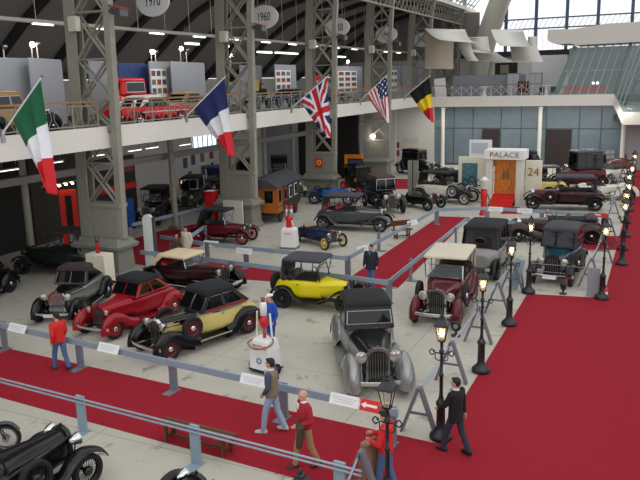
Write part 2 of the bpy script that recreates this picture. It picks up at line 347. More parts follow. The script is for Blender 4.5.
        for t in (.3, .55, .75, .9, .97, .995): wq = (1-t**2.6)**(1/2.6); rings.append(contour(xm+hL*wq, xm-hL*wq, (rw+.02)*wq, min(.1, hL*wq*.3), min(.2, hL*wq*.4, rw*wq*.4), zt+.03+d.crown*t))
        r.loft(rings); r.build('roof', RF, T)
        def Sd(u_, v, s, e=.006):
            x0 = c0[0]-.06; x1 = c0[1]+.22; y0 = c1[0]-.06; y1 = c1[1]+.2
            return V((x0+(x1-x0)*u_)*(1-v)+(y0+(y1-y0)*u_)*v, s*((c0[2])*(1-v)+rw*v+e), zb*(1-v)+zt*v)
        n = d.win
        for s in (-1, 1):
            for k in range(n):
                u0, u1 = k/n+.025, (k+1)/n-.025; lo, hi = d.wlo, .92
                for nm, e, g, mt in (('window_frame', .004, .0, d.shell), ('side_window', .009, .02, d.glass)):
                    q = [Sd(u0+g/2, lo+g*1.5, s, e), Sd(u1-g/2, lo+g*1.5, s, e), Sd(u1-g/2, hi-g*1.5, s, e), Sd(u0+g/2, hi-g*1.5, s, e)]
                    w = MB(); w.loft([q, [p-V(0, s*.012, 0) for p in q]], 0, False); w.build(nm, mt, T)
        for fr, hw0, hw1, x0, x1, sg in (('windscreen', d.bw*.985-.05, rw-.04, c0[0], c1[0], 1), ('rear_window', .36, .34, c0[1], c1[1], -1)):
            for nm, e, g, mt in ((fr+'_frame', .004, 0, d.shell), (fr, .012, .03, d.glass)):
                lo, hi = (d.wsr if sg > 0 else (.38, .85)); q = []
                if d.oval and sg < 0: continue
                for yy, v in ((-1, lo+g), (1, lo+g), (1, hi-g), (-1, hi-g)):
                    hw = hw0*(1-v)+hw1*v-g; q.append(V(x0*(1-v)+x1*v+sg*e, yy*hw, zb*(1-v)+zt*v))
                w = MB(); w.loft([q, [p-V(sg*.012, 0, 0) for p in q]], 0, False); w.build(nm, mt, T)
        if d.oval:
            for nm, e, a_, b_, mt in (('rear_window_frame', .02, .25, .15, d.shell), ('rear_window', .03, .21, .11, d.glass)):
                w = MB(); w.prism([(a_*math.cos(i*PI/12), zb+.3+b_*math.sin(i*PI/12)) for i in range(24)], c0[1]+d.ft*.5-e-.04, c0[1]+d.ft*.5-e, 'x'); w.build(nm, mt, T)
        if d.sill:
            for s in (-1, 1): w = MB(); w.bar(Sd(.02, .06, s, .012), Sd(.98, .06, s, .012), .02, .07); w.build('belt_stripe', d.sill, T)
        if d.pillar: w = MB(); w.bar((c0[0]+.02-.1*d.ws, 0, zb+.08), (c1[0]+.02, 0, zt-.02), .025, .02); w.build('windscreen_pillar', d.shell, T)
    else:
        I = MB(); I.loft([contour(xc-.12, xb+.1, d.bw-.07, .05, .2, d.zb-.01), contour(xc-.12, xb+.1, d.bw-.07, .05, .2, d.zb+.008)], 0, False); I.build('cockpit', 'interior', T)
        rows = [xc-.95] if d.top in ('roadster', 'racer') else [xc-.95, xb+.25]
        for x in rows:
            I = MB(); I.loft([ssec(x-.02, d.bw-.14, d.zb-.3, d.zb+.04, 5), ssec(x-.16, d.bw-.1, d.zb-.3, d.zb+.2, 5), ssec(x-.26, d.bw-.1, d.zb-.3, d.zb+.2, 5)]); I.build('seat', d.seat, T)
        I = MB(); I.X = Matrix.Translation((xc-.45, .3, d.zb+.12)) @ Matrix.Rotation(-.6, 4, 'Y'); I.torus((0, 0, 0), .19, .014, 'x', 20, 6); I.cyl((0, 0, 0), (.35, 0, 0), .015, 6); I.bb((-.01, -.19, -.01), (.01, .19, .01)); I.build('steering_wheel', 'black_metal', T)
        wt = d.zb+(.36 if d.top != 'tourer' else .46)
        if d.top != 'racer':
            W = MB(); ys = d.cw
            for a, c in (((xw, -ys, zb), (xw-.12, -ys+.02, wt)), ((xw, ys, zb), (xw-.12, ys-.02, wt)), ((xw-.12, -ys, wt), (xw-.12, ys, wt)), ((xw-.005, -ys, zb+.06), (xw-.005, ys, zb+.06))): W.bar(a, c, .03, .03)
            wf = W.build('windscreen_frame', d.shell, T)
            W = MB(); q = [(xw, -ys, zb+.06), (xw, ys, zb+.06), (xw-.12, ys-.02, wt), (xw-.12, -ys+.02, wt)]; W.loft([q, [(x-.008, y, z) for x, y, z in q]], 0, False); W.build('windscreen', 'glass', wf)
        if d.top in ('tourer', 'roadster'):
            xa1 = xw+.1; xb1 = xb+.05 if d.top == 'tourer' else xc-1.3; rw = d.bw+.02; z1 = d.zr-.07
            r = MB(); rg = [contour(xa1, xb1, rw, .08, .12, z1-.03), contour(xa1+.01, xb1-.01, rw+.015, .08, .12, z1+.02)]
            xm = (xa1+xb1)/2; hL = (xa1-xb1)/2
            for t in (.4, .7, .88, .96, .995): wq = (1-t**3)**(1/3); rg.append(contour(xm+hL*wq, xm-hL*wq, (rw+.015)*wq, .08*wq, .12*wq, z1+.02+.09*t))
            r.loft(rg); r.build('folding_hood', d.roof or 'cloth_black', T)
            c = MB(); c.loft([[(xb1+.02, y, z1), (xb1+.05, y, z1), (xb-.02+.05, y*.97, zb), (xb-.05, y*.97, zb)] for y in (-rw, -rw*.5, 0, rw*.5, rw)], 0, False)
            if d.top == 'roadster':
                for s in (-1, 1): c.prism([(xb1, z1+.02), (xb1+.34, z1), (xb1-.05, d.zb+.12), (xb1-.1, d.zb), (xb, d.zb)], s*rw-.012, s*rw+.012, 'y')
            c.build('rear_curtain', d.roof or 'cloth_black', T)
            for s in (-1, 1):
                for x0, x1 in ((xw-.1, xa1-.03), ((xw+xb)/2, (xa1+xb1)/2), (xb+.35, xb1+.2)): MB().cyl((x0, s*(d.bw-.03), zb), (x1, s*(rw-.03), z1), .016, 6).build('hood_bow', 'black_metal', T)
        if d.top == 'folded':
            r = MB(); r.loft([ssec(xb+.3, d.bw*.95, d.zb-.02, d.zb+.12, 3), ssec(xb+.1, d.bw, d.zb-.04, d.zb+.2, 3), ssec(xb-.12, d.bw*.98, d.zb-.06, d.zb+.18, 3), ssec(xb-.25, d.bw*.9, d.zb-.06, d.zb+.08, 3)]); r.build('folded_hood', d.roof or 'cloth_black', T)
    for s in (-1, 1):
        for x in (xc-.75, xc-1.6): MB().bar((x, s*(d.bw+.02), d.zb-.17), (x-.1, s*(d.bw+.025), d.zb-.17), .025, .025).build('door_handle', d.shell, T)
    return T
def modern_car(name, label, loc, head, P, roof, zr=1.35, L=4.6, group=None):
    T = thing(name, label, 'car', loc, math.radians(head), group); hl = L/2
    b = MB(); b.loft([ssec(hl, .7, .4, .78, 4), ssec(hl-.15, .82, .3, .88, 5), ssec(.9, .86, .28, .92, 6), ssec(-.9, .86, .28, .92, 6), ssec(-hl+.2, .82, .32, .9, 5), ssec(-hl, .7, .45, .82, 4)]); b.build('body', P, T)
    c = MB(); c.loft([contour(.75, -1.15, .78, .1, .2, .9), contour(.3, -.75, .66, .1, .2, zr-.1)]); c.build('windows', 'glass_dark', T)
    r = MB(); r.loft([contour(.36, -.85, .69, .1, .2, zr-.12), contour(.36, -.85, .69, .1, .2, zr-.06), contour(.2, -.6, .5, .1, .2, zr)])
    for s in (-1, 1): r.prism([(-.55, zr-.1), (-.85, zr-.08), (-1.25, .9), (-.75, .9)], s*.70-.03, s*.74+.02, 'y')
    r.build('roof', roof, T)
    m, q, k = wheel_mesh(.33, .2, 'disc'); w0 = m.build('wheel', 'rubber', T); q.build('rim', 'chrome', w0); k.build('hubcap', 'chrome', w0); f = True
    for x in (1.45, -1.35):
        for s in (1, -1):
            w = w0 if f else dup(w0, parent=T); f = False; w.location = (x, s*.79, .33); w.rotation_euler.z = 0 if s > 0 else PI
    for x, nm in ((hl+.04, 'front_bumper'), (-hl-.04, 'rear_bumper')):
        B = MB(); B.box((x, 0, .48), (.08, 1.6, .13)); B.build(nm, 'chrome', T, bevel=.02)
    for s in (-1, 1):
        B = MB(); B.ell((hl-.02, s*.6, .7), (.06, .1, .1)); B.build('headlamp', 'lens', T)
        B = MB(); B.bb((-hl+.3, s*.862-.006, .62), (hl-.3, s*.862+.006, .66)); B.build('trim_strip', 'chrome', T)
    return T
def motorcycle(label, loc, head, P='black', group=None):
    T = thing('motorcycle', label, 'motorcycle', loc, math.radians(head), group); R = .33
    m, q, k = wheel_mesh(R, .1, 'wire', 18); w = m.build('wheel', 'rubber', T, (.68, 0, R)); q.build('rim', 'steel_bright', w); dup(w, (-.68, 0, R), parent=T)
    for x in (.68, -.68): blade([(x+R*.9, R*1.5), (x+R*.45, R*2.05), (x-R*.3, R*2.12), (x-R*1.05, R*1.5), (x-R*1.2, R*.9)], -.07, .07, .03, 0).build('mudguard', 'grey' if P == 'black' else P, T)
    f = MB(); f.tube([(.45, 0, .9), (.1, 0, .3), (-.45, 0, .32), (-.68, 0, R)], .022); f.tube([(.45, 0, .85), (-.2, 0, .72), (-.68, 0, R)], .022)
    for s in (-.07, .07): f.cyl((.42, s, .95), (.68, s, R), .02)
    f.build('frame', 'black_metal', T)
    e = MB(); e.box((.02, 0, .42), (.36, .22, .28)); e.cyl((.05, 0, .5), (.1, 0, .76), .09, 12); e.build('engine', 'steel_bright', T, bevel=.02)
    t = MB(); t.ell((.15, 0, .82), (.3, .13, .11)); t.build('tank', P, T); t = MB(); t.ell((-.32, 0, .82), (.2, .14, .06)); t.build('saddle', 'leather', T)
    h = MB(); h.tube([(.25, -.36, 1.0), (.38, -.2, 1.02), (.42, 0, 1.0), (.38, .2, 1.02), (.25, .36, 1.0)], .014); h.build('handlebar', 'chrome', T)
    l = MB(); l.lathe([(0, -.13), (.07, -.08), (.09, 0), (.085, .02)], 16, 0, (.56, 0, .93), 'x'); l = l.build('headlamp', 'chrome', T); c = MB(); c.lathe([(0, .03), (.085, .015)], 16, 0, (.56, 0, .93), 'x'); c.build('lens', 'lens', l)
    p = MB(); p.tube([(.1, .12, .5), (.2, .14, .25), (-.2, .14, .24), (-.8, .14, .28)], .03); p.build('exhaust', 'chrome', T); return T
def carriage(name, label, loc, head, body='black', wheelm='bright_red', roofm='black', cat='carriage', L=2.0, hgt=2.1, group=None):
    T = thing(name, label, cat, loc, math.radians(head), group)
    b = MB(); b.loft([ssec(L*.38, .6, .75, hgt-.25, 7), ssec(L*.3, .66, .6, hgt-.2, 8), ssec(-L*.3, .66, .6, hgt-.2, 8), ssec(-L*.38, .6, .75, hgt-.25, 7)]); b.build('body', body, T)
    r = MB(); r.loft([contour(L*.45, -L*.45, .74, .1, .1, hgt-.22), contour(L*.46, -L*.46, .76, .1, .1, hgt-.15), contour(L*.3, -L*.3, .5, .1, .1, hgt-.05)]); r.build('roof', roofm, T)
    for s in (-1, 1):
        for x in (-.22, .22):
            w = MB(); w.bb((x*L-.16, s*.664-.01, hgt-.85), (x*L+.16, s*.664+.012, hgt-.35)); w.build('window', 'glass_dark', T)
    w = MB(); w.bb((L*.385, -.3, hgt-.85), (L*.395, .3, hgt-.38)); w.build('front_window', 'glass_dark', T)
    s_ = MB(); s_.box((L*.55, 0, 1.05), (.5, .9, .16)); s_.box((L*.7, 0, .75), (.4, .9, .06)); s_.build('coachman_seat', 'leather', T, bevel=.03)
    first = None
    for x, R in ((L*.55, .42), (-L*.42, .52)):
        m, q, k = wheel_mesh(R, .06, 'wood', 12)
        for s in (1, -1):
            w = m.build('wheel', wheelm, T, (x, s*.68, R)); q.build('spokes', wheelm, w)
        a = MB(); a.cyl((x, -.66, R), (x, .66, R), .04); a.bb((x-.05, -.4, R), (x+.05, .4, .76)); a.build('axle', 'black_metal', T)
    for s in (-1, 1):
        l = MB(); l.box((L*.42, s*.72, 1.35), (.14, .12, .24)); l.build('side_lamp', 'gold', T)
    return T
# ------------------------------------------------------------------ the hall
def sbox(name, a, b, m): return struct(MB().bb(a, b).build(name, m))
sbox('floor', (-40, -2, -.3), (14, 96, 0), 'concrete')
def slab(name, poly, z0, z1, m): return MB().prism([(p[0], p[1]) for p in poly], z0, z1).build(name, m)
LX = -4.0
ya = G(525, 293.8).y; yb = G(606, 298.5).y; NX = G(603, 300).x
a1, a2 = G(0, 346.9), G(362, 427.2); dd = (a2-a1)/(a2.x-a1.x); U0 = a1+dd*(-28.9-a1.x); U1 = a1+dd*(LX-a1.x)
b1, b2 = G(0, 397.5), G(292, 477.5); dd = (b2-b1)/(b2.x-b1.x); L0 = b1+dd*(-28.9-b1.x); L1 = b1+dd*(LX-b1.x)
tag(slab('red_carpet', [(LX, -1), (12, -1), (12, 66.3), (NX, 66.3), (NX, yb), (LX, ya)], 0, .012, 'carpet'), 'wide red carpet walkway filling the right side of the hall', 'carpet')
tag(slab('red_carpet', [L0, L1, (LX-.005, L1.y), (LX-.005, U1.y), U0], 0, .012, 'carpet'), 'red carpet runner crossing the foreground between the two rails', 'carpet')
c = [G(439.5, 216.5), G(470, 217.5), G(398, 288), G(352, 276)]
far = [G(455, 209), G(520, 211), G(520, 203.5), G(480, 203)]
r1 = [G(150, 247), G(242, 279.5), G(395, 289), G(372, 262), G(300, 262), G(200, 243), G(215, 222), G(150, 238)]
tag(slab('red_carpet', [c[0], c[1], c[2], c[3]], 0, .012, 'carpet'), 'red carpet aisle running away between rails beside the man in navy', 'carpet')
e1, e2 = G(242, 279.5), G(395, 288.5); f1, f2 = G(207, 258), G(345, 277)
tag(slab('red_carpet', [G(134, 264), e1, G(272, 281.5), V(*c[2][:2], 0)+V(-.02, -.1, 0), c[3]+V(-.02, -.1, 0), f1, G(133, 240)], 0, .0115, 'carpet'), 'red carpet strip running behind the yellow tourer and the cream-topped roadster', 'carpet')
tag(slab('red_carpet', [G(130, 252), G(200, 247), G(215, 226), G(205, 222), G(160, 231), G(133, 239)], 0, .008, 'carpet'), 'red carpet patch beside the burgundy roadster and the first iron column', 'carpet')
tag(slab('red_carpet', [G(575, 250), G(640, 250), G(640, 236), G(575, 236)], 0, .006, 'carpet'), 'short red carpet piece behind the teal saloon', 'carpet')
tag(slab('red_carpet', [G(389, 189), G(419, 189), G(421, 179), G(392, 179)], 0, .01, 'carpet'), 'short red carpet piece behind the grey totem near the black landaulet', 'carpet')
tag(slab('red_carpet', [G(501, 214), G(522, 214), G(520, 207), G(503, 207)], 0, .008, 'carpet'), 'small red carpet in front of the portal steps', 'carpet')
MZ = 6.2; FX = -20.55   # gallery floor height, gallery front
# left gallery
sbox('floor_left_gallery', (-36, 2, 5.75), (FX-.3, 66.4, MZ), 'soffit')
sbox('trim_1', (FX-.3, 2, 5.56), (FX, 66.2, 6.44), 'fascia')
sbox('wall_left', (-36.4, 2, 0), (-36, 82, 8.55), 'plaster')
vp = [(-36, 8.6), (-35, 9.4), (-34, 10.3), (-32, 11.9), (-30, 13.2), (-28, 14.1), (-25, 14.9), (-20.5, 15.25)]
struct(MB().loft([[(x, y, z) for x, z in vp]+[(x, y, z+.3) for x, z in vp[::-1]] for y in (2, 84)], 0, True).build('ceiling_left', 'vault'))
rib = MB()
for k in range(15):
    y = 11.98+k*4.56; rib.loft([[(x, y+s, z+o) for o, s in ((.05, -.28), (.05, .28), (-.35, .28), (-.35, -.28))] for x, z in vp], 0, False)
struct(rib.build('trim_2', 'vault_rib'))
tr = MB(); tr.cyl((-26, 4, 11.05), (-26, 79.8, 11.05), .1, 8)
for k in range(30): tr.cyl((-26, 6+k*2.4, 11.1), (-26, 6+k*2.4, 14.6), .018, 5)
t = thing('light_track', 'long pale lighting tube hung below the gallery vault', 'light', (0, 0, 0)); tr.build('track', 'offwhite', t)
for k in range(17): MB().bb((-26.06, 8.2+k*4.2, 10.9), (-25.94, 9.4+k*4.2, 10.95)).build('lamp', 'tube_glow', t)
# longitudinal beam and posts under the gallery
sbox('trim_3', (-25.35, 2, 3.95), (-25.05, 66, 4.28), 'beam')
for k, (px, py) in enumerate([(33, 262), (174, 229), (265, 203), (293, 190)]):
    g_ = G([33, 176, 265, 293][k], [262, 229, 205, 192][k]); x, y = [g_.x, g_.x, -25.2, -25.2][k], [g_.y, g_.y, onX(265, 170, -25.2).y, onX(293, 165, -25.2).y][k]
    t = thing('iron_post', ['grey iron post under the gallery beside the tall red frame', 'grey iron post under the gallery behind the couple at the rail', 'grey iron post behind the wooden caravan roof', 'grey iron post left of the third column, beyond the caravan'][k], 'post', (x, y, 0), 0, 'iron posts under the gallery')
    MB().lathe([(.24, 0), (.24, .25), (.17, .4), (.16, 5.4), (.25, 5.6), (.3, 5.75)], 12).build('shaft', 'steel', t); MB().bb((-.3, -.3, 0), (.3, .3, .2)).build('foot', 'stone', t)
# fluorescent battens under the gallery
for k, (px, py, w) in enumerate([(9, 168.5, 'far left of the picture'), (54, 161, 'left of the first column'), (97, 154, 'right beside the first column'), (135, 149, 'first of two between the first column and the posters'), (152, 146.5, 'second of two between the first column and the posters'), (185, 143.5, 'just left of the barred windows')]):
    x, y, z_ = onX(px, py, -26.6)
    t = thing('batten_light', 'fluorescent tube under the gallery soffit, '+w, 'light', (x, y, z_), 0, 'tubes under the gallery'); b = MB(); b.cyl((0, -.4, 0), (0, -.4, 5.75-z_), .012, 5); b.cyl((0, .4, 0), (0, .4, 5.75-z_), .012, 5); b.build('hanger', 'steel', t)
    MB().bb((-.07, -.6, -.06), (.07, .6, 0)).build('housing', 'white', t); MB().cyl((0, -.56, -.08), (0, .56, -.08), .022, 8).build('tube', 'tube_glow', t)
# clerestory windows low under the gallery, back wall dark screens
for k, (p, q) in enumerate([((193, 137), (216, 148)), ((264, 128), (280, 138)), ((282, 127), (291, 137)), ((292, 124), (305, 133))]):
    A = onX(p[0], q[1], -31.45); B = onX(q[0], p[1], -31.45); n = 5
    w = struct(MB().bb((-31.49, A.y, A.z), (-31.44, B.y, A.z+.8)).build('window_%d' % (k+1), 'window_glow')); fr = MB()
    for i in range(n+1): yy = A.y+(B.y-A.y)*i/n; fr.bb((-31.45, yy-.04, A.z), (-31.4, yy+.04, A.z+.8))
    fr.build('window_frame', 'mullion', w)
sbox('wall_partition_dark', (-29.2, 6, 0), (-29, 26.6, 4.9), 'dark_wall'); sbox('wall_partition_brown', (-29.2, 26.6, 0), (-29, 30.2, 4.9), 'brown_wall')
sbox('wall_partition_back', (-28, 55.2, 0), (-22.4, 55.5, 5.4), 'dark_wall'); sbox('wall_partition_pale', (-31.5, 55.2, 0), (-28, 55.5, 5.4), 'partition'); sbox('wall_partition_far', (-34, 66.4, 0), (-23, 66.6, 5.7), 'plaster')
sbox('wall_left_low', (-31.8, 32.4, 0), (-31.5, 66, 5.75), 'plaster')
# posters on the left wall
PO = [((153, 191), 'sign_blue', 'blue'), ((167, 192), 'red_flat', 'red'), ((181, 183), 'photo_a', 'red on white'), ((206, 181), 'sign_blue', 'blue'), ((185, 163), 'photo_b', 'dark'), ((193, 160), 'photo_b', 'grey'), ((202, 157), 'photo_c', 'brown'), ((211, 154), 'photo_a', 'reddish'), ((190, 176), 'photo_c', 'tan'), ((212, 166), 'sign_blue', 'deep blue'), ((203, 170), 'photo_b', 'slate')]
for k, ((px, py), m, w) in enumerate(PO):
    p = onX(px, py, -31.46); big = m != 'sign_blue'
    t = thing('poster', w+' poster on the wall under the gallery, number %s from the left of the wall' % ['one', 'two', 'three', 'six', 'four', 'five', 'seven', 'eight', 'nine', 'eleven', 'ten'][k], 'poster', p, 0, 'posters under the gallery'); h = .42 if big else .32
    t['label'] = ['blue poster left of all on the wall under the gallery', 'red sports poster right of the blue one nearest the first column', 'red on white poster in the middle of the white wall panel', 'small blue poster just right of the iron post', 'dark poster high beside the iron post top', 'grey portrait poster second in the upper row', 'brown portrait poster third in the upper row', 'reddish poster next to the second column, upper row', 'tan notice between the iron post and the blue poster', 'deep blue poster low beside the second column', 'slate poster below the upper row of portraits'][k]
    MB().bb((-.03, -h*.75, -h), (.02, h*.75, h)).build('sheet', 'white', t); MB().bb((.02, -h*.65, -h*.9), (.03, h*.65, h*.9)).build('picture', m, t)
# things seen under the gallery
t = thing('red_portal', 'tall red portal frame standing against the dark screen under the gallery', 'display', G(73, 247), math.radians(42))
b = MB(); b.bb((-.42, -.1, 0), (-.16, .1, 3.0)); b.bb((.16, -.1, 0), (.42, .1, 3.0)); b.bb((-.16, -.1, 2.7), (.16, .1, 3.0)); b.build('frame', 'red_flat', t); MB().bb((-.16, -.04, 0), (.16, .04, 2.7)).build('screen', 'dark_wall', t); MB().bb((-.12, -.06, .3), (.12, -.04, 1.1)).build('notice', 'partition', t)
t = thing('spotlight_bar', 'bar of small bright spotlights above the red portal frame', 'light', (-26.9, onX(58, 185, -26.9).y, onX(58, 186, -26.9).z)); MB().cyl((0, -1.1, .1), (0, 1.6, .1), .05).build('bar', 'steel_bright', t)
for k in range(5): MB().ell((.08, -.9+k*.45, .02), .06).build('spot', 'lamp_glow' if k > 1 else 'steel_bright', t)
p = G(129, 228); t = thing('display_board', 'blue display board right of the first iron column under the gallery', 'display', (p.x, p.y, 0), math.radians(-48)); MB().bb((-.05, -.38, .1), (.05, .38, 1.75)).build('panel', 'bright_blue', t); MB().bb((-.25, -.38, 0), (.25, .38, .1)).build('foot', 'black_metal', t)
t = thing('exhibit_stand', 'dark stand with red lettering band behind the first column', 'display', (-29.6, onX(115, 195, -29.6).y, 0)); MB().bb((-.1, -2.6, 0), (.1, 1.9, 3.9)).build('panel', 'brown_wall', t); MB().bb((.1, -2.6, 1.85), (.14, 1.9, 2.2)).build('red_band', 'red_flat', t); MB().bb((.1, .6, 2.9), (.13, 1.7, 3.6)).build('picture', 'photo_a', t)
# iron columns of the roof trusses
def column(Y, label):
    T = thing('iron_column', label, 'column', (0, Y, 0), 0, 'lattice columns of the hall')
    b = MB(); q = lambda c, z, w, d: [(c+x*w, y*d, z) for x, y in ((-1, -1), (1, -1), (1, 1), (-1, 1))]
    b.loft([q(-21.4, z, w, d) for z, w, d in ((0, 1.24, .62), (.22, 1.22, .6), (.3, 1.14, .53), (1.2, 1.1, .5), (1.28, 1.28, .66), (1.42, 1.32, .7), (1.5, 1.22, .6), (1.72, 1.06, .42))], 0, False); b.build('plinth', 'stone', T)
    b = MB(); b.bb((-22.3, -.2, 1.7), (-20.25, .2, 3.15)); b.bb((-22.3, -.27, 3.05), (-20.2, .27, 3.22))
    for x in (-22.15, -20.42): b.bb((x-.12, -.25, 1.72), (x+.12, .25, 3.1))
    b.build('base_panel', 'steel', T)
    cu = [(-20.36, 1.7), (-20.12, 11.5), (-19.95, 14), (-19.5, 16.5), (-18.8, 19), (-17.7, 21.5)]
    b = MB(); b.loft([[(x+s*.15, q_*.15, z) for s, q_ in ((-1, -1), (1, -1), (1, 1), (-1, 1))] for x, z in cu], 0, False); b.build('inner_chord', 'steel', T)
    b = MB(); b.loft([[(x-1.85+s*.27, q_, z) for s, q_ in ((-1, -.24), (1, -.24), (1, -.16), (-.5, -.16), (-.5, .16), (1, .16), (1, .24), (-1, .24))] for x, z in cu], 0, False)
    for k in range(36): b.bb((-22.3, -.17, 3.4+k*.25), (-21.9, -.15, 3.43+k*.25))
    b.build('outer_chord', 'steel', T)
    b = MB(); zs = [3.2, 4.9, 6.4, 7.55, 9.15, 11.0, 12.8, 14.6, 16.4]
    def ix(z):
        for (xa, za), (xb, zb) in zip(cu, cu[1:]):
            if za <= z <= zb: return xa+(xb-xa)*(z-za)/(zb-za)
    for i in range(len(zs)-1):
        z0, z1 = zs[i], zs[i+1]; x0, x1 = ix(z0), ix(z1)
        for y in (-.13, .13):
            b.bar((x0-.1, y, z0), (x1-1.65, y, z1), .05, .12, 0, (0, 1, 0)); b.bar((x0-1.65, y+.03, z0), (x1-.1, y+.03, z1), .05, .12, 0, (0, 1, 0)); b.bar((x1-.1, y, z1), (x1-1.7, y, z1), .06, .14, 0, (0, 1, 0))
    b.build('lattice', 'steel', T); return T
CY = [23.3+11.15*k for k in range(6)]
CL = ['nearest iron column, with the fire extinguisher block at its foot', 'iron column behind the burgundy roadster', 'iron column with the small red and yellow notice on its base', 'iron column with the bright spotlight on its base', 'iron column behind the black, yellow and red flag', 'iron lattice column farthest away by the hanging sails']
for y, l in zip(CY, CL): column(y, l)
# loudspeaker boxes, spotlights on the columns
for k, y in enumerate(CY[:5]):
    w = ['nearest column', 'second column', 'third column', 'fourth column', 'fifth column'][k]
    t = thing('loudspeaker_box', 'cream loudspeaker box mounted high on the '+w, 'loudspeaker', (-21.62, y-.36, 10.55), 0, 'loudspeaker boxes on the columns')
    MB().box((0, 0, 0), (.46, .24, .58)).build('case', 'offwhite', t, bevel=.02); MB().bb((-.19, -.135, -.25), (.19, -.12, .25)).build('grille_cloth', 'cloth_beige', t)
    t = thing('floodlight', 'grey floodlight with red rim bracketed to the '+w, 'light', (-19.62, y-.1, 10.95), 0, 'floodlights on the columns'); R = Matrix.Rotation(.25, 3, 'Y')
    b = MB(); b.loft([[(x, v*w_, z+u*h_) for v, u in ((-1, -1), (1, -1), (1, 1), (-1, 1))] for x, w_, h_, z in ((-.25, .1, .08, 0), (-.1, .2, .14, 0), (.3, .24, .15, -.05), (.36, .24, .15, -.06))], 0, False); b.build('housing', 'grey', t)
    MB().box((.1, 0, .14), (.62, .5, .05), 0, R).build('rim', 'photo_a', t); MB().cyl((-.36, 0, 0), (-.1, 0, 0), .04).build('bracket', 'black_metal', t)
# decade ovals
for k, (y, s) in enumerate(zip([28.0, 38.4, 49.2, 59.6, 70.0], ['1970', '1960', '1950', '1940', '1930'])):
    t = thing('oval_sign', 'white oval sign reading %s hanging above the gallery' % s, 'sign', (-21.5, y, 11.85), 0, 'decade signs over the gallery')
    R = Matrix.Rotation(math.radians(-8), 4, 'Z'); b = MB(); b.X = R @ Matrix.Rotation(PI/2, 4, 'X') @ Matrix.Scale(1, 4)
    pts = [(math.cos(2*PI*i/40)*1.04, math.sin(2*PI*i/40)*.68) for i in range(40)]; b.prism(pts, -.03, .03); b.X = None; b.build('board', 'white', t)
    text(s, .7, 'ink', t, 'numerals', R @ Matrix.Translation((0, -.032, 0)) @ Matrix.Rotation(PI/2, 4, 'X') @ Matrix.Scale(.72, 4, (1, 0, 0)), .008)
    b = MB(); b.cyl((-.4, 0, .5), (-.4, 0, 3.6), .012, 5); b.cyl((.4, 0, .5), (.4, 0, 3.6), .012, 5); b.build('hanger', 'steel_bright', t)
# gallery railings, one per bay
ys = [12.6]+[y for y in CY[:5]]
for k in range(len(ys)-1):
    y0, y1 = ys[k]+.5, ys[k+1]-.5
    if k == 4: y1 = 65.9
    T = thing('railing', ['gallery railing left of the nearest column', 'gallery railing in front of the red convertible', 'gallery railing between the second and third columns', 'gallery railing behind the striped flag', 'gallery railing behind the black, yellow and red flag'][k], 'railing', (FX-.15, y0, 6.44), 0, 'gallery railings')
    L = y1-y0; MB().bb((-.07, 0, 1.0), (.07, L, 1.07)).build('handrail', 'rail_wood', T); b = MB(); n = max(3, round(L/1.3)); b.bb((-.02, 0, .08), (.02, L, .12)); b.bb((-.02, 0, .86), (.02, L, .9))
    for i in range(n+1): b.bar((0, L*i/n, 0), (0, L*i/n, 1.0), .05, .05)
    for i in range(n):
        a = L*i/n; w = L/n
        for j in (0, 1):
            p = a+w*(.25+.5*j); b.tube([(0, p-w*.2, .1), (0, p-w*.05, .4), (0, p-w*.05, .6), (0, p-w*.2, .88)], .015, 5); b.tube([(0, p+w*.2, .1), (0, p+w*.05, .4), (0, p+w*.05, .6), (0, p+w*.2, .88)], .015, 5)
    b.build('balusters', 'steel', T)
# roof purlin girder above the columns, gutter strip
g = MB(); g.bb((-20.3, 20, 15.25), (-19.5, 84, 15.6), 1)
for z in (13.7, 15.1): g.bb((-20.05, 20, z), (-19.85, 84, z+.12))
for k in range(64):
    y = 20+k; g.bar((-19.95, y, 13.75), (-19.95, y+1, 15.15), .05, .07, 0, (1, 0, 0)); g.bar((-19.95, y+1, 13.75), (-19.95, y, 15.15), .05, .07, 0, (1, 0, 0))
struct(g.build('trim_4', ['steel', 'offwhite']))
# roof glazing bars above the gallery vault, sloping inward
g = MB()
for k in range(26):
    y = 46+k*1.5; g.bar((-19.9, y, 15.6), (-13.5, y, 22.9), .06, .1)
for k in range(5): g.bb((-19.7+k*1.5, 44, 15.9+k*1.71), (-19.6+k*1.5, 84, 16.0+k*1.71))
struct(g.build('trim_5', 'steel'))
# end wall: great arch, window wall
WY = 80.0
arch = [(-18.6, 8.5), (-18.2, 11), (-17.6, 13.2), (-16.6, 16), (-15.2, 18.6), (-13.2, 21.2), (-10.5, 23.8)]; g = MB()
g.loft([[(x, WY-2.6, z), (x+1.75, WY-2.6, z-.3), (x+1.75, WY-.6, z-.3), (x, WY-.6, z)] for x, z in arch], 0, True); struct(g.build('trim_6', 'arch_stone'))
struct(MB().bb((-36, WY, 0), (14, WY+.3, 10.2)).build('wall_back', 'plaster')); struct(MB().bb((-36, WY, 10.2), (-18.2, WY+.3, 15)).build('wall_back_left', 'vault'))
rf = MB()  # opaque roof bands out of view, added to dim the sky light
for k in range(24): rf.bb((-17, -4+k*3.6, 24), (14, -2.95+k*3.6, 24.3))
for k in range(5): rf.bb((-17+k*7.5, -4, 23.6), (-16.7+k*7.5, 82, 24))
struct(rf.build('roof_shade_bands', 'steel'))
struct(MB().bb((-20, WY-.25, 10.2), (14, WY+.3, 10.75)).build('trim_7', 'vault_rib'))
w = struct(MB().bb((-18, WY+.1, 10.7), (14, WY+.13, 24)).build('window_5', 'pane_sky')); g = MB()
for px in (506, 535.8, 566.5, 597.5, 631.5, 664): x = onY(px, 30, WY).x; g.bb((x-.16, WY-.15, 10.7), (x+.16, WY+.1, 24))
for z in (12.9, 13.9): g.bb((-18, WY-.1, z), (14, WY+.05, z+.14))
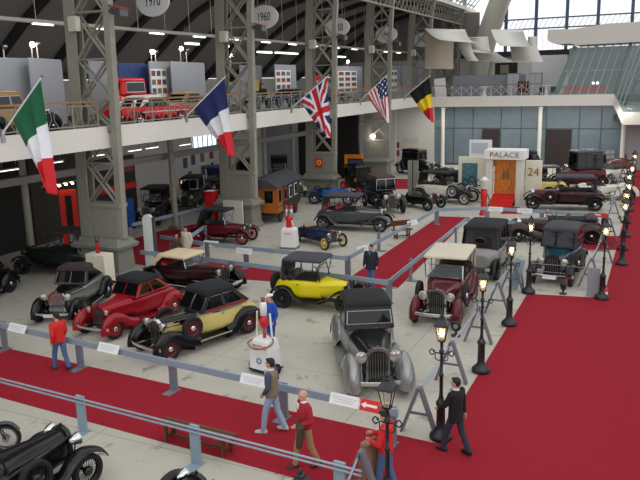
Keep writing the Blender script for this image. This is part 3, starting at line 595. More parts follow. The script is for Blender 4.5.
for k in range(60): x = -18+k*.5; g.bar((x, WY, 12.95), (x+.5, WY, 13.95), .04, .05, 0, (0, 1, 0)); g.bb((x-.012, WY, 10.7), (x+.012, WY+.05, 12.9))
g.build('window_frame', 'mullion', w)
sbox('shade_slab_right', (5.5, -6, 5.75), (14, 64, 6.2), 'soffit'); sbox('floor_near_gallery', (-36, -6, 5.75), (5.5, 1.4, 6.2), 'soffit')  # unseen slabs, added to darken the near and right-hand carpet
# back gallery: floor, front, soffit
kx = onY(614, 97, 66).x; k1 = onY(623, 112.5, 64.6); ZL = k1.z
path = [(-21, 66.25), (kx, 66.25)]
struct(MB().prism(path+[(kx, 70), (14, 70), (14, WY), (-36, WY), (-36, 66.45), (-21, 66.4)], 5.75, MZ).build('floor_back_gallery', 'soffit'))
struct(MB().prism([(kx+.05, 66.3), (k1.x+.05, 64.92), (10, 64.92), (10, 70), (kx+.05, 70)], ZL-.8, ZL-.25).build('floor_back_step', 'soffit'))
g = MB(); g.bb((-20.5, 66, 5.5), (kx+.05, 66.24, 6.43)); g.loft([[(kx, 66, 6.43), (kx, 66.24, 6.43), (kx, 66.24, 5.5), (kx, 66, 5.5)], [(k1.x, 64.6, ZL), (k1.x, 64.9, ZL), (k1.x, 64.9, ZL-1.0), (k1.x, 64.6, ZL-1.0)], [(10, 64.6, ZL), (10, 64.9, ZL), (10, 64.9, ZL-1.0), (10, 64.6, ZL-1.0)]], 0, False)
struct(g.build('trim_8', 'fascia'))
sbox('wall_back_white', (-23.1, 66.9, 0), (-19.3, 67.2, 5.75), 'plaster')
sbox('wall_right_mauve', (-2.4, 66.4, 0), (8, 66.8, 5.75), 'wall_mauve')
w = struct(MB().bb((-19.3, 67.0, .15), (-2.6, 67.06, 5.75)).build('window_6', 'glazing')); g = MB()
for x in (-17.4, -15.6, -13.0, -11.2, -9.0, -6.2, -4.4): g.bb((x-.025, 66.95, .15), (x+.025, 67.0, 5.75))
g.bb((-19.3, 66.95, 0), (-2.6, 67.1, .18)); g.bb((-19.3, 66.96, 3.45), (-2.6, 67.0, 3.5)); g.build('window_frame', 'grey', w)
for k, (x0, x1) in enumerate(((-14.7, -13.1), (-8.95, -6.8))):
    d = struct(MB().bb((x0, 66.84, .0), (x1, 66.94, 3.4)).build('door_%d' % (k+1), 'door_dark')); MB().bb((x1-.2, 66.78, 1.0), (x1-.14, 66.84, 1.3)).build('door_handle', 'chrome', d)
for k, x in enumerate((-18.2, -9.4, -2.55)):
    tag(MB().lathe([(.22, 0), (.2, .2), (.17, .3), (.17, 5.3), (.24, 5.43)], 14, 0, (0, 0, 0)).build('slim_column', 'offwhite', None, (x, 66.0, 0)), ['slim pale column left of the dark glass doors under the back gallery', 'slim pale column in the middle of the back glazing', 'pale column at the right end of the back glazing'][k], 'column')
for k, (px, py) in enumerate([(492, 134), (541.5, 135), (573, 154), (590.5, 154.5), (610, 154.5)][2:]):
    p = onY(px, py, 66.9); t = thing('notice', 'white square notice with a cross fold on the back glazing, '+['left', 'middle', 'right'][k]+' of three', 'notice', p); b = MB()
    for i in (-1, 1):
        for j in (-1, 1): b.box((i*.2, 0, j*.2), (.34, .03, .34))
    b.build('sheet', 'partition', t)
# things on the back gallery
sbox('wall_gallery_screen', (-18.4, 70, MZ), (-11.5, 70.2, 8.3), 'partition')
t = thing('display_screen', 'dark picture panel above the back gallery partition', 'display', (-13.4, 70.4, MZ)); MB().bb((-1, -.05, 0), (1.1, .05, 3.2)).build('panel', 'dark_wall', t); MB().bb((-.5, -.08, 2.2), (.3, -.05, 3.0)).build('picture', 'photo_c', t)
sbox('wall_gallery_white', (-11.2, 72, MZ), (-8.1, 72.2, 10.0), 'white')
for k, x in enumerate((-12.4, -10.4)):
    t = thing('display_case', ['grey cabinet left of the red stacked chairs on the back gallery', 'grey cabinet right of the red stacked chairs on the back gallery'][k], 'cabinet', (x, 69.2, MZ)); MB().bb((-.55, -.3, 0), (.55, .3, 2.2)).build('body', 'partition', t); MB().bb((-.5, -.32, .1), (-.02, -.3, 2.1)).build('door', 'print_grey', t); MB().bb((.02, -.32, .1), (.5, -.3, 2.1)).build('door', 'print_grey', t)
t = thing('stacked_chairs', 'stack of dark red chairs between the grey cabinets on the back gallery', 'chair', (-11.4, 68.3, MZ)); b = MB()
for k in range(4):
    b.bb((-.45, -.25, .42+k*.09), (.45, .25, .48+k*.09))
for x in (-.4, -.14, .14, .4): b.bb((x-.1, .2, .4), (x+.1, .25, 1.45)); b.cyl((x, -.2, 0), (x, -.2, .45), .015, 5)
b.build('chair_stack', 'burgundy', t)
def bistro(px, w):
    p = onY(px, 92, 67.2); t = thing('high_table', w, 'table', (p.x, 67.2, MZ)); MB().lathe([(.42, 0), (.2, .35), (.14, .7), (.3, 1.0), (.36, 1.06), (0, 1.07)], 14).build('tablecloth', 'white', t); MB().lathe([(0, 1.08), (.42, 1.07), (.42, 1.04)], 16).build('table_top', 'white', t)
bistro(484, 'cocktail table under a white cloth on the back gallery'); bistro(546, 'white draped table beside the dark chairs at the glass pod')
for k, px in enumerate((541.5, 553)):
    p = onY(px, 94, 66.9); t = thing('chair', ['dark chair left of the white draped gallery table', 'dark chair right of the white draped gallery table'][k], 'chair', (p.x, 66.95, MZ)); MB().bb((-.25, -.22, .42), (.25, .22, .48)).build('seat', 'black_metal', t); MB().bb((-.25, .18, .48), (.25, .22, .95)).build('backrest', 'black_metal', t)
    for i in (-.22, .22):
        for j in (-.2, .2): MB().cyl((i, j, 0), (i, j, .44), .02, 6).build('leg', 'black_metal', t)
T = thing('railing', 'wood-topped railing along the back gallery left of the glass pod', 'railing', (-19.2, 65.95, 6.44)); MB().bb((0, -.05, .95), (9.9, .05, 1.02)).build('handrail', 'rail_wood', T); b = MB()
for i in range(12):
    x = i*.9; b.bar((x, 0, 0), (x, 0, .95), .04, .04, 0, (0, 1, 0)); b.tube([(x, 0, .05), (x+.45, 0, .5), (x+.9, 0, .05)], .02, 5) if i < 11 else 0; b.tube([(x, 0, .9), (x+.45, 0, .5), (x+.9, 0, .9)], .02, 5) if i < 11 else 0
b.build('balusters', 'offwhite', T)
# glass pod
T = thing('glass_pod', 'glass-walled pod with leaning mullions and a cream roof on the back gallery', 'building', (0, 0, 0))
bot = [(-8.5, 70.5, 6.44), (-8.4, 66.15, 6.44), (kx-.05, 66.25, 6.44), (k1.x+.1, 64.95, ZL), (8, 64.95, ZL)]; top = [(-7.1, 70.5, 10.6), (-7.0, 67.2, 10.6), (kx+.9, 67.2, 10.6), (k1.x+1.7, 66.2, 10.6), (8, 66.2, 10.6)]
fr = MB()
for i in range(4):
    A, B, C, D_ = V(*bot[i]), V(*bot[i+1]), V(*top[i+1]), V(*top[i]); g = MB(); nn = (B-A).cross(D_-A).normalized()*.02
    g.loft([[A, B, C, D_], [p+nn for p in (A, B, C, D_)]], 0, False); g.build('glass_wall', 'pod_glass', T); n = [4, 7, 4, 9][i]
    for j in range(n+1): t_ = j/n; fr.bar(A+(B-A)*t_, D_+(C-D_)*t_, .09, .09, 0, (0, 1, 0))
    fr.bar(A+(D_-A)*.48, B+(C-B)*.48, .08, .08); fr.bar(A, B, .08, .08)
fr.build('mullions', 'pod_mullion', T)
g = MB(); prof = [(-9.2, 11.25), (-9.15, 12.0), (-7, 11.95), (-4.4, 12.25), (8, 12.3), (8, 10.75), (-6.8, 10.6), (-7.2, 10.75), (-8.2, 10.75), (-9.0, 10.95)]
g.prism(prof, 66.6, 71, 'y'); g.build('roof', 'sail', T)
g = MB(); g.bb((-8, 73, MZ), (8, 73.2, 10.6)); g.build('rear_wall', 'wall_mauve', T)
for k, (x, w) in enumerate(((-7.0, .8), (-5.3, 1.0))):
    t = thing('sofa', ['red armchair inside the glass pod', 'red sofa inside the glass pod'][k], 'sofa', (x, 67.5, MZ)); b = MB(); b.bb((-w, -.35, .1), (w, .35, .42)); b.build('seat', 'bright_red', t, bevel=.04); b = MB(); b.bb((-w, .25, .1), (w, .45, 1.0)); b.build('backrest', 'bright_red', t, bevel=.04)
p = onY(595, 83, 69.5); t = thing('hanging_lamp', 'pair of small lit lamps inside the glass pod', 'light', p); MB().ell((-.15, 0, 0), .09).build('bulb', 'lamp_cold', t); MB().ell((.2, 0, 0), .09).build('bulb', 'lamp_cold', t); MB().cyl((0, 0, .1), (0, 0, 2.2), .015, 5).build('cord', 'black_metal', t); MB().bb((-.2, -.02, .06), (.25, .02, .1)).build('bar', 'black_metal', t)
# hanging sails
def sail(label, A, B, C, D_, belly=.3, Y0=66., Y1=66., m='sail'):
    a, b_ = onY(*A, Y1), onY(*B, Y1); c, d = onY(*C, Y0), onY(*D_, Y0); secs = []
    for i in range(9):
        t = i/8; s = math.sin(PI*t)*belly; p = a+(d-a)*t; q = b_+(c-b_)*t; o = V(-.25*s, -s*.3, -s); secs.append([p+o, q+o, q+o+V(0, .05, .05), p+o+V(0, .05, .05)])
    return tag(MB().loft(secs, 0, True).build('canopy_sail', m), label, 'canopy', 'white canopy sails')
sail('upright beige sail panel hanging beside the fifth column', (425, 30), (454, 32), (453, 69), (425, 69), .05, 66.3, 66.3, 'cloth_beige')
p = onY(441, 97, 66.9); t = thing('display_board', 'white board leaning under the upright beige sail panel', 'display', (p.x, 66.9, MZ)); MB().bar((0, 0, 0), (-.25, .35, 1.9), 1.1, .05, 0, (0, 1, 0)).build('board', 'white', t); MB().bar((.2, .7, 0), (0, .36, 1.7), .06, .05).build('strut', 'steel', t)
sail('broad flat sail joined to the upright beige panel', (425, 29), (465, 30), (476, 43), (446, 41), .25, 63.5, 66.5)
sail('narrow sail dropping in a curve left of the looped sail', (457, 41), (470, 41), (478, 61), (468, 61), .2, 64, 64.5)
sail('looped sail with a scooped top beside the narrow curved one', (467, 38), (488, 37), (496, 54), (473, 52), .45, 65, 66.2)
sail('lower fall of the looped sail over the cabinets', (473, 50), (496, 53), (513, 62), (476, 61), .05, 65.5, 65.8)
sail('upper tilted sail in front of the big window', (491, 30), (523, 30), (532, 47), (501, 46), .2, 64, 66)
sail('small scooped sail behind the upper tilted one', (528, 37), (537, 37), (538, 50), (531, 47), .3, 66.5, 67)
sail('lower sail hanging below the tilted one', (510, 47), (537, 47), (543, 62), (513, 62), .05, 65.5, 65.9)
# upper gallery partitions with photo boards
def upx(px, X=-28.): return onX(px, 85, X).y
for k, (p0, p1, X0, X1) in enumerate([(-30, 30, -28, -28), (31, 63, -27.4, -28.6), (90, 119, -28.8, -28.8), (150, 171, -28, -28), (172, 205, -27.4, -28.4), (240, 262, -30, -30), (275, 296, -28, -28), (333, 362, -28, -28), (388, 400, -24.6, -24.6), (402, 418, -24.6, -24.6)]):
    y0, y1 = upx(p0, X0), upx(p1, X1); struct(MB().bar((X0, y0, 7.85), (X1, y1, 7.85), .08, 3.3).build('wall_partition_light', 'partition'))
y0, y1 = upx(119, -28.6), upx(150, -28.6); tag(MB().bar((-28.6, y0, 7.8), (-28.6, y1, 7.8), .06, 3.2).build('mural', 'mural_blue'), 'dark blue mural behind the red vehicles on the gallery', 'mural')
for k, (p0, p1, rows, w) in enumerate([(151.5, 167, 4, 'behind the white-topped red convertible'), (276, 291, 4, 'behind the seated visitor and motorcycles'), (338, 357, 4, 'right of the red, white and blue crossed flag'), (391, 397, 3, 'left of the fifth column')]):
    XB = -27.9 if k < 3 else -24.5; y0, y1 = upx(p0, XB), upx(p1, XB); t = thing('photo_board', 'white board of small car photos '+w, 'display', (XB, (y0+y1)/2, 7.9), 0, 'photo boards on the gallery'); L = y1-y0
    MB().bb((-.04, -L/2, -.95), (.0, L/2, 1.15)).build('board', 'white', t); cols = 3 if k < 3 else 2
    for i in range(cols):
        for j in range(rows):
            yy = -L/2+L*(i+.5)/cols; zz = 1.15-2.1*(j+.5)/rows; MB().bb((0, yy-L/cols*.36, zz-.16), (.015, yy+L/cols*.36, zz+.16)).build('photo', ['photo_a', 'photo_b', 'photo_c'][(i+2*j) % 3], t)
SP = [(3, 47), (31, 45), (36.5, 44), (151, 52), (155, 52), (180, 49), (186, 50), (230, 56), (347, 62)]
for k, (px, py) in enumerate(SP):
    p = onX(px, py, -28.0); t = thing('stand_spotlight', ['thin spotlight above the partition at the far left edge', 'lit spotlight on a thin stalk, left of a pair over the first partition', 'unlit spotlight on a thin stalk, right of the pair over the first partition', 'lit spotlight above the photo board by the mural', 'unlit spotlight beside the lit one above the photo board', 'lit spotlight over the grey partition left of the second column', 'unlit spotlight nearest the second column on its left', 'lit spotlight seen between the chords of the second column', 'lit spotlight above the partition right of the third column'][k], 'light', p, 0, 'stalk spotlights on the gallery')
    MB().cyl((0, 0, 9.2-p.z), (0, 0, 0), .03, 6).build('stalk', 'offwhite', t); MB().ell((.1, 0, .02), .13).build('lamp', 'spot_glow' if k in (1, 3, 5, 7, 8) else 'steel_bright', t)
for k, (a, b_) in enumerate([((258, 57), (271, 48)), ((276, 59), (297, 48)), ((186, 47), (198, 41)), ((224, 48), (228, 45)), ((337, 60), (345, 54))]):
    A = onX(*a, -31); B = onX(*b_, -31); A.z = B.z = (A.z+B.z)/2; t = thing('strip_light', ['long bright strip light left of the big one near the visitor', 'longest bright strip light above the gallery photo board', 'bright strip light left of the second column', 'short bright strip light behind the second column', 'bright strip light right of the third column'][k], 'light', (0, 0, 0)); MB().bar(A, B, .22, .1).build('lamp', 'tube_glow', t); MB().bar(A+V(0, 0, .1), B+V(0, 0, .1), .3, .08).build('housing', 'white', t)
    b = MB(); b.cyl(A+V(0, 0, .1), A+V(0, 0, 2), .01, 4); b.build('hanger', 'steel_bright', t)
p = onX(314, 85, -25); t = thing('fire_cabinet', 'red cabinet on the gallery left of the third column', 'cabinet', (p.x, p.y, MZ)); MB().bb((-.3, -.75, 0), (.3, .75, 2.4)).build('body', 'bright_red', t); MB().bb((.3, -.15, 1.6), (.32, .15, 1.95)).build('emblem', 'white', t)
p = onX(267, 78, -27.8); tag(MB().bb((-.02, -.7, -.45), (.02, .7, .45)).build('poster', 'straw', None, (-29.5, p.y+1.0, 7.9)), 'yellow poster behind the seated gallery visitor', 'poster')
# flags
def flag(label, base, tip, bottom, low, colf, mats):
    b0 = onX(*base, FX); tp = onY(*tip, b0.y); t = thing('flag', label, 'flag', b0, 0, 'national flags on the gallery front'); tp = tp-b0
    MB().tube([(-.1, 0, -.1), tp*1.02], .03, 8).build('pole', 'white', t); MB().ell(tp*1.03, .055).build('finial', 'gold', t); MB().bb((-.02, -.08, -.3), (.06, .08, .15)).build('socket', 'steel_bright', t)
    d = (onY(*bottom, b0.y+.0)-b0); lo = tp*low; nu, nv = 44, 36; g = MB(); vs = []; fs = []; mi = []
    for i in range(nu+1):
        u = i/nu; hp = tp*.985+(lo-tp*.985)*u; bt = d+V((.06-.26*u), 0, .15*math.sin(PI*u)+.25*u)
        for j in range(nv+1):
            v = j/nv; w = 1-(1-v)**1.35*(1 if u > .0 else 1); p = hp.lerp(bt, v); p += V(.10*math.sin(u*16+v*1.5)*v**.8*(1-.3*v), .16*math.sin(u*13+v*2)*v**.7, -.12*math.sin(PI*v)*u)
            vs.append(p)
    for i in range(nu):
        for j in range(nv): fs.append((i*(nv+1)+j, (i+1)*(nv+1)+j, (i+1)*(nv+1)+j+1, i*(nv+1)+j+1)); mi.append(colf((i+.5)/nu, (j+.5)/nv))
    g.v = [tuple(v) for v in vs]; g.f = fs; g.mi = mi; g.sm = [True]*len(fs); o = g.build('cloth', mats, t); s = o.modifiers.new('thick', 'SOLIDIFY'); s.thickness = .012; return t
tri = lambda u, v: 0 if v < .36 else 1 if v < .68 else 2
def jack(u, v):
    x, y = v*2-1, u*2-1
    if abs(x) < .13 or abs(y) < .2: return 2
    if abs(x) < .22 or abs(y) < .34: return 1
    if abs(abs(x)-abs(y)) < .13: return 2
    if abs(abs(x)-abs(y)) < .32: return 1
    return 0
def stars(u, v):
    if u < .54 and v < .42: return 1 if (int(u*20)+int(v*22)) % 3 == 0 and int(u*20) % 2 == 0 else 0
    return 2 if int(u*13) % 2 == 0 else 1
flag('green, white and red flag on the gallery front at the left', (2, 134), (41, 78), (52, 196), .28, tri, ['flag_green', 'flag_white', 'flag_red'])
flag('blue, white and red three-striped flag by the second column', (186, 116), (225, 77), (231, 158), .2, tri, ['flag_blue', 'flag_white', 'flag_red'])
flag('blue flag with red and white crosses by the third column', (291, 108), (328, 76), (328, 139), .25, jack, ['flag_blue', 'flag_white', 'flag_red'])
flag('red and white striped flag with a blue starred corner', (360, 101), (387, 75), (388, 124), .25, stars, ['flag_blue', 'flag_white', 'flag_red'])
flag('black, yellow and red flag nearest the back gallery', (404, 97), (430, 76), (432, 123), .2, tri, ['flag_black', 'flag_yellow', 'flag_red'])
# ------------------------------------------------------------------ people
def remesh(o, v, it=3):
    m = o.modifiers.new('skin', 'REMESH'); m.mode = 'VOXEL'; m.voxel_size = v; m.use_smooth_shade = True
    s = o.modifiers.new('smooth', 'SMOOTH'); s.factor = .5; s.iterations = it; return o
def person(label, loc, head, top, legs, shoes, hair='hair_dark', stride=.0, arms=None, h=1.75, turn=0, look=0, bald=False, sleeve=None, collar=None, jl=.86, cat='person', name='person', bulk=1., cap=None, sit=False):
    T = thing(name, label, cat, loc, math.radians(head)); k = h/1.75
    J = {}
    for s, sg in (('L', 1), ('R', -1)):
        st = stride*sg
        J['hip'+s] = V(0, .09*sg, .93); J['knee'+s] = V(st*.55+.03, .095*sg, .50+abs(st)*.02); J['ankle'+s] = V(st-(.04 if st < 0 else 0), .10*sg, .09+(.05 if st < -.1 else 0))
        if sit: J['knee'+s] = V(.42, .1*sg, .9); J['ankle'+s] = V(.42, .1*sg, .5)
        J['sh'+s] = V(-.01, .185*sg*bulk, 1.43); J['el'+s] = V(-.05-st*.3, .245*sg*bulk, 1.15); J['wr'+s] = V(.06-st*.6, .25*sg*bulk, .91)
    for kk, v in (arms or {}).items(): J[kk] = V(*v)
    b = MB()
    for s, sg in (('L', 1), ('R', -1)):
        b.cap(J['hip'+s], J['knee'+s], .075, .05, 10); b.cap(J['knee'+s], J['ankle'+s], .05, .035, 10); b.cap(J['ankle'+s]+V(-.02, 0, -.04), J['ankle'+s]+V(.14, .015*sg, -.06), .03, .025, 8)
        b.cap(J['sh'+s], J['el'+s], .045, .036, 10); b.cap(J['el'+s], J['wr'+s], .036, .026, 10)
        w, e = J['wr'+s], J['el'+s]; d = (w-e).normalized(); sd = V(1, 0, 0) if abs(d.x) < .7 else V(0, 0, 1); sd = (sd-d*sd.dot(d)).normalized(); nr = V(0, -sg, 0); nr = (nr-d*nr.dot(d)-sd*nr.dot(sd))
        if nr.length < .1: nr = d.cross(sd)
        nr.normalize()
        b.cap(w, w+d*.045, .026, .03, 8); b.ell(w+d*.055, (.032, .03, .04), 10, 8)
        for i in range(4):
            o = sd*(.030-.02*i); L = (.036, .042, .039, .031)[i]; p0 = w+d*.075+o; p1 = p0+d*L+nr*.006; p2 = p1+d*L*.62+nr*.016; p3 = p2+d*L*.3+nr*.020
            b.tube([p0-d*.02, p0, p1, p2, p3], [.0095, .0095, .009, .008, .006], 7)
        t0 = w+d*.02+sd*.026; t1 = t0+(d*.6+sd*.7+nr*.3).normalized()*.035; t2 = t1+(d*.9+sd*.25+nr*.3).normalized()*.03; b.tube([t0, t1, t2], [.012, .0105, .008], 7)
    b.ell((0, 0, .96), (.10, .15, .12)); b.ell((0, 0, 1.12), (.085, .13, .16)); b.ell((0, 0, 1.32), (.10, .16, .15)); b.cap((-.01, 0, 1.40), (.015, 0, 1.56), .058, .052, 12)
    R = Matrix.Rotation(math.radians(turn), 3, 'Z') @ Matrix.Rotation(math.radians(look), 3, 'Y'); hc = V(.02, 0, 1.645)
    def HP(*a): return hc+R @ V(*a)
    b.ell(HP(-.005, 0, .02), (.096, .077, .098), 18, 12, 0, R); b.ell(HP(.03, 0, -.045), (.062, .056, .068), 14, 10, 0, R); b.ell(HP(.062, 0, -.085), (.024, .028, .02), 10, 8, 0, R)
    b.ell(HP(.092, 0, -.012), (.018, .012, .022), 10, 8, 0, R); b.ell(HP(.082, 0, .012), (.014, .009, .03), 10, 8, 0, R); b.ell(HP(.068, 0, .03), (.024, .055, .012), 10, 6, 0, R)
    for s in (-1, 1): b.ell(HP(-.008, s*.079, -.01), (.02, .011, .031), 10, 8, 0, R); b.ell(HP(.06, s*.04, -.03), (.024, .018, .02), 8, 6, 0, R)
    body = remesh(b.build('body', 'skin', T), .0085, 2)
    f = MB()
    for s in (-1, 1): f.ell(HP(.084, s*.030, .005), (.009, .013, .008), 8, 6, 0, R)
    f.build('eyes', 'eye', body); f = MB(); f.ell(HP(.089, 0, -.055), (.008, .024, .006), 8, 6, 0, R); f.build('mouth', 'lip', body)
    hr = MB()
    if bald:
        for s in (-1, 1): hr.ell(HP(-.035, s*.066, -.005), (.05, .018, .035), 12, 8, 0, R)
        hr.ell(HP(-.085, 0, -.02), (.025, .06, .035), 12, 8, 0, R)
    else:
        hr.ell(HP(-.025, 0, .042), (.096, .087, .088), 18, 12, 0, R); hr.ell(HP(-.05, 0, -.01), (.062, .08, .07), 16, 10, 0, R); hr.ell(HP(.035, .02, .098), (.05, .055, .026), 12, 8, 0, R)
    remesh(hr.build('hair', hair, T), .009, 2)
    if cap:
        c = MB(); c.ell(HP(-.01, 0, .09), (.115, .105, .05), 18, 10, 0, R); c.ell(HP(.10, 0, .065), (.06, .075, .008), 14, 6, 0, R); c.build('cap', cap, T)
    # trousers
    t = MB()
    for s in 'LR':
        t.cap(J['hip'+s], J['knee'+s], .098, .075, 12); t.cap(J['knee'+s], J['ankle'+s]+V(0, 0, .0), .074, .062, 12)
    t.ell((-.005, 0, .95), (.128, .175, .13), 16, 10); t.ell((-.03, 0, .93), (.12, .16, .12), 16, 10); remesh(t.build('trousers', legs, T), .014, 3)
    # jacket: torso and sleeves
    j = MB(); sl = MB() if sleeve else j
    secs = []
    for z, rx, ry, ox in ((jl-.02, .145, .19, 0), (jl+.06, .150, .195, 0), (1.08, .140, .182, 0), (1.22, .145, .195, .005), (1.34, .145, .205, 0), (1.42, .12, .19, -.01), (1.47, .085, .12, -.01), (1.50, .066, .075, 0)):
        secs.append([(ox+rx*bulk*math.cos(a*PI/10), ry*bulk*math.sin(a*PI/10), z) for a in range(20)])
    j.loft(secs)
    for s in 'LR':
        d = (J['wr'+s]-J['el'+s]).normalized(); sl.cap(J['sh'+s], J['el'+s], .077*bulk, .062*bulk, 12); sl.cap(J['el'+s], J['wr'+s]-d*.025, .061*bulk, .045, 12)
    remesh(j.build('jacket', top, T), .014, 3)
    if sleeve: remesh(sl.build('sleeves', sleeve, T), .014, 3)
    if collar:
        c = MB(); c.lathe([(.064, 1.485), (.074, 1.49), (.068, 1.535), (.060, 1.54)], 16); c.prism([(-.06, 1.50), (.06, 1.50), (0, 1.36)], .13, .152, 'x'); c.build('collar', collar, T)
    for s, sg in (('L', 1), ('R', -1)):
        a = J['ankle'+s]; f = MB(); tl = a.z-.09
        f.loft([[(a.x+x, a.y+.012*sg*x/.1+y*w, a.z-.09+z*hh+tl*x*-.6) for y, z in ((-1, 0), (1, 0), (1, .45), (.55, 1), (-.55, 1), (-1, .45))] for x, w, hh in ((-.085, .03, .07), (-.06, .042, .1), (0, .045, .11), (.08, .05, .075), (.15, .046, .06), (.195, .026, .045))], 0, True); f.build('shoe', shoes, T)
    T.scale = (k, k, k); return T
def coat_bundle(name, label, T, at, m, lining=None, L=.55, cat='coat', w=.15):
    W = T.matrix_basis @ V(*at); t = thing(name, label, cat, W, T.rotation_euler.z); b = MB()
    for i in range(5): b.cap((-.05+.03*i, -w+w*.5*i, .02), (-.07+.035*i+.02*math.sin(i*2), -w+w*.5*i+.02*math.cos(i), -L*(.8+.2*math.sin(i*1.7))), .06, .075, 10)
    b.ell((0, 0, .0), (.09, w*1.1, .07)); remesh(b.build('cloth', m, t), .016, 4)
    if lining: c = MB(); c.ell((.06, w*.3, -L*.5), (.05, .06, L*.42)); c.build('lining', lining, t)
    return t
def bagless(*a): pass
g = G(62, 370); person('man in a red jacket and jeans walking on the foreground runner', g, 165, 'jacket_red', 'jeans', 'shoe_brown', stride=.2, turn=10, look=15, jl=.9)
g = G(273.5, 432); person('man in a khaki vest with slate sleeves and pale jeans walking left', g, 188, 'vest_khaki', 'jeans_light', 'shoe_white', h=1.83, stride=.2, sleeve='sleeve_slate', collar='shirt_white', jl=.9, arms={'elL': (-.02, .27, 1.18), 'wrL': (.12, .22, .99), 'elR': (-.02, -.27, 1.18), 'wrR': (.13, -.2, 1.0)})
g = G(306, 467); bald = person('bald man in a dark red sweater and khaki trousers, coat over his arm', g, -128, 'sweater_red', 'khaki', 'shoe_brown', hair='hair_grey', bald=True, stride=-.2, collar='shirt_white', look=12, arms={'elL': (-.02, .28, 1.16), 'wrL': (.24, .16, 1.08)}, jl=.95)
coat_bundle('coat', 'dark brown coat with tan lining over the arm of the bald man', bald, (.2, .18, 1.08), 'coat_brown', 'coat_tan', .4)
g = G(386, 492); wm = person('visitor in a red top and jeans behind the near lamp post', g, 178, 'jacket_red', 'jeans', 'shoe_black', stride=.12, look=25, jl=.93, h=1.74, arms={'elL': (.04, .27, 1.14), 'wrL': (.30, .12, 1.12), 'elR': (.04, -.27, 1.16), 'wrR': (.31, -.08, 1.2)})
coat_bundle('coat', 'long tan coat carried by the visitor in the red top', wm, (.30, .12, 1.08), 'coat_tan', 'coat_brown', .8)
g = G(455, 453); person('man in a black jacket and dark jeans beside the lamp post', g, 158, 'coat_black', 'jeans_dark', 'shoe_black', stride=.24, collar='shirt_white', turn=20, jl=.80, arms={'elR': (.0, -.27, 1.16), 'wrR': (-.05, -.26, .9), 'elL': (.1, .24, 1.18), 'wrL': (.3, .22, 1.05)})
g = G(371, 288); person('man in a dark navy coat standing on the red aisle by the rail corner', g, -88, 'coat_navy', 'jeans', 'shoe_black', stride=.05, turn=-15, collar='jeans', jl=.8, bulk=1.06)
g = G(188, 264); person('man in a beige jacket standing behind the black cream-topped roadster', g, -95, 'coat_beige', 'jeans_dark', 'shoe_black', turn=10, look=12, jl=.78, bulk=1.08)
g = G(178, 266); person('short visitor in a dark jacket left of the man in beige', g, -20, 'coat_brown', 'jeans_dark', 'shoe_black', h=1.5, jl=.82)
g = onX(263, 98, -24.0); person('dark-clothed visitor behind the motorcycles on the gallery', V(-25.2, onX(263, 92, -25.2).y, MZ), -60, 'coat_black', 'jeans_dark', 'shoe_black', jl=.8)
# ------------------------------------------------------------------ street lamps
def lamp_post():
    T = thing('street_lamp', '', 'street lamp', (0, 0, 0), 0, 'black street lamps along the carpet')
    MB().lathe([(0, 0), (.25, 0), (.26, .04), (.25, .10), (.21, .14), (.18, .17), (.13, .22), (.105, .28), (.095, .80), (.115, .83), (.115, .88), (.085, .92), (.06, .98)], 20).build('base', 'iron', T)
    MB().lathe([(.06, .95), (.042, 1.1), (.04, 1.5), (.055, 1.52), (.055, 1.56), (.036, 1.58), (.031, 2.05), (.06, 2.08), (.06, 2.11), (.034, 2.14), (.034, 2.3), (.1, 2.36)], 14).build('pole', 'iron', T)
    b = MB()
    for s in (-1, 1):
        b.tube(spline([(0, 0, 2.02), (s*.12, 0, 2.06), (s*.22, 0, 2.0), (s*.27, 0, 2.07), (s*.22, 0, 2.13), (s*.17, 0, 2.09)], 5), .014, 7); b.ell((s*.17, 0, 2.09), .028, 8, 6); b.tube(spline([(s*.03, 0, 1.88), (s*.13, 0, 1.9), (s*.14, 0, 2.03)], 4), .012, 6)
    b.build('scroll_arms', 'iron', T)
    q = lambda w, z: [(w*x, w*y, z) for x, y in ((-1, -1), (1, -1), (1, 1), (-1, 1))]
    b = MB()
    for x, y in ((-1, -1), (1, -1), (1, 1), (-1, 1)): b.bar((x*.066, y*.066, 2.36), (x*.125, y*.125, 2.70), .016, .016)
    b.loft([q(.075, 2.34), q(.075, 2.37)], 0, False); b.loft([q(.137, 2.69), q(.137, 2.72)], 0, False); b.build('lantern_frame', 'iron', T)
    g = MB(); g.loft([q(.063, 2.37), q(.121, 2.69)], 0, False); g.build('lantern_glass', 'lamp_glass', T)
    b = MB(); b.loft([q(.155, 2.71), q(.15, 2.74), q(.075, 2.85), q(.06, 2.86), q(.06, 2.90), q(.025, 2.92)], 0, False); b.lathe([(.03, 2.92), (.045, 2.95), (.015, 2.99), (0, 3.02)], 10); b.build('lantern_roof', 'iron', T)
    b = MB(); b.ell((0, 0, 2.53), (.045, .045, .085), 12, 8); b.build('bulb', 'lamp_glow', T); return T
lp = lamp_post(); y1 = lambda px, py: G(px, py).y
LP = [(LX, 7.6, 'nearest street lamp, only its lantern roof showing at the bottom edge'), (LX, 11.0, 'street lamp in front of the visitor in the red top'), (LX, y1(439, 438), 'street lamp beside the man in the black jacket'), (LX, y1(482, 372), 'street lamp second beyond the man in the black jacket'),
      (LX, y1(508, 325), 'street lamp left of the teal saloon, nearer one'), (LX, y1(527, 293), 'street lamp at the carpet corner left of the teal saloon'), (G(601, 299).x, y1(601, 299), 'street lamp at the carpet corner right of the teal saloon')]
wds = ['first of the row running to the back wall', 'second of the row running to the back wall', 'third of the row running to the back wall', 'fourth of the row running to the back wall', 'fifth of the row running to the back wall', 'sixth of the row running to the back wall', 'last of the row, by the mauve wall']
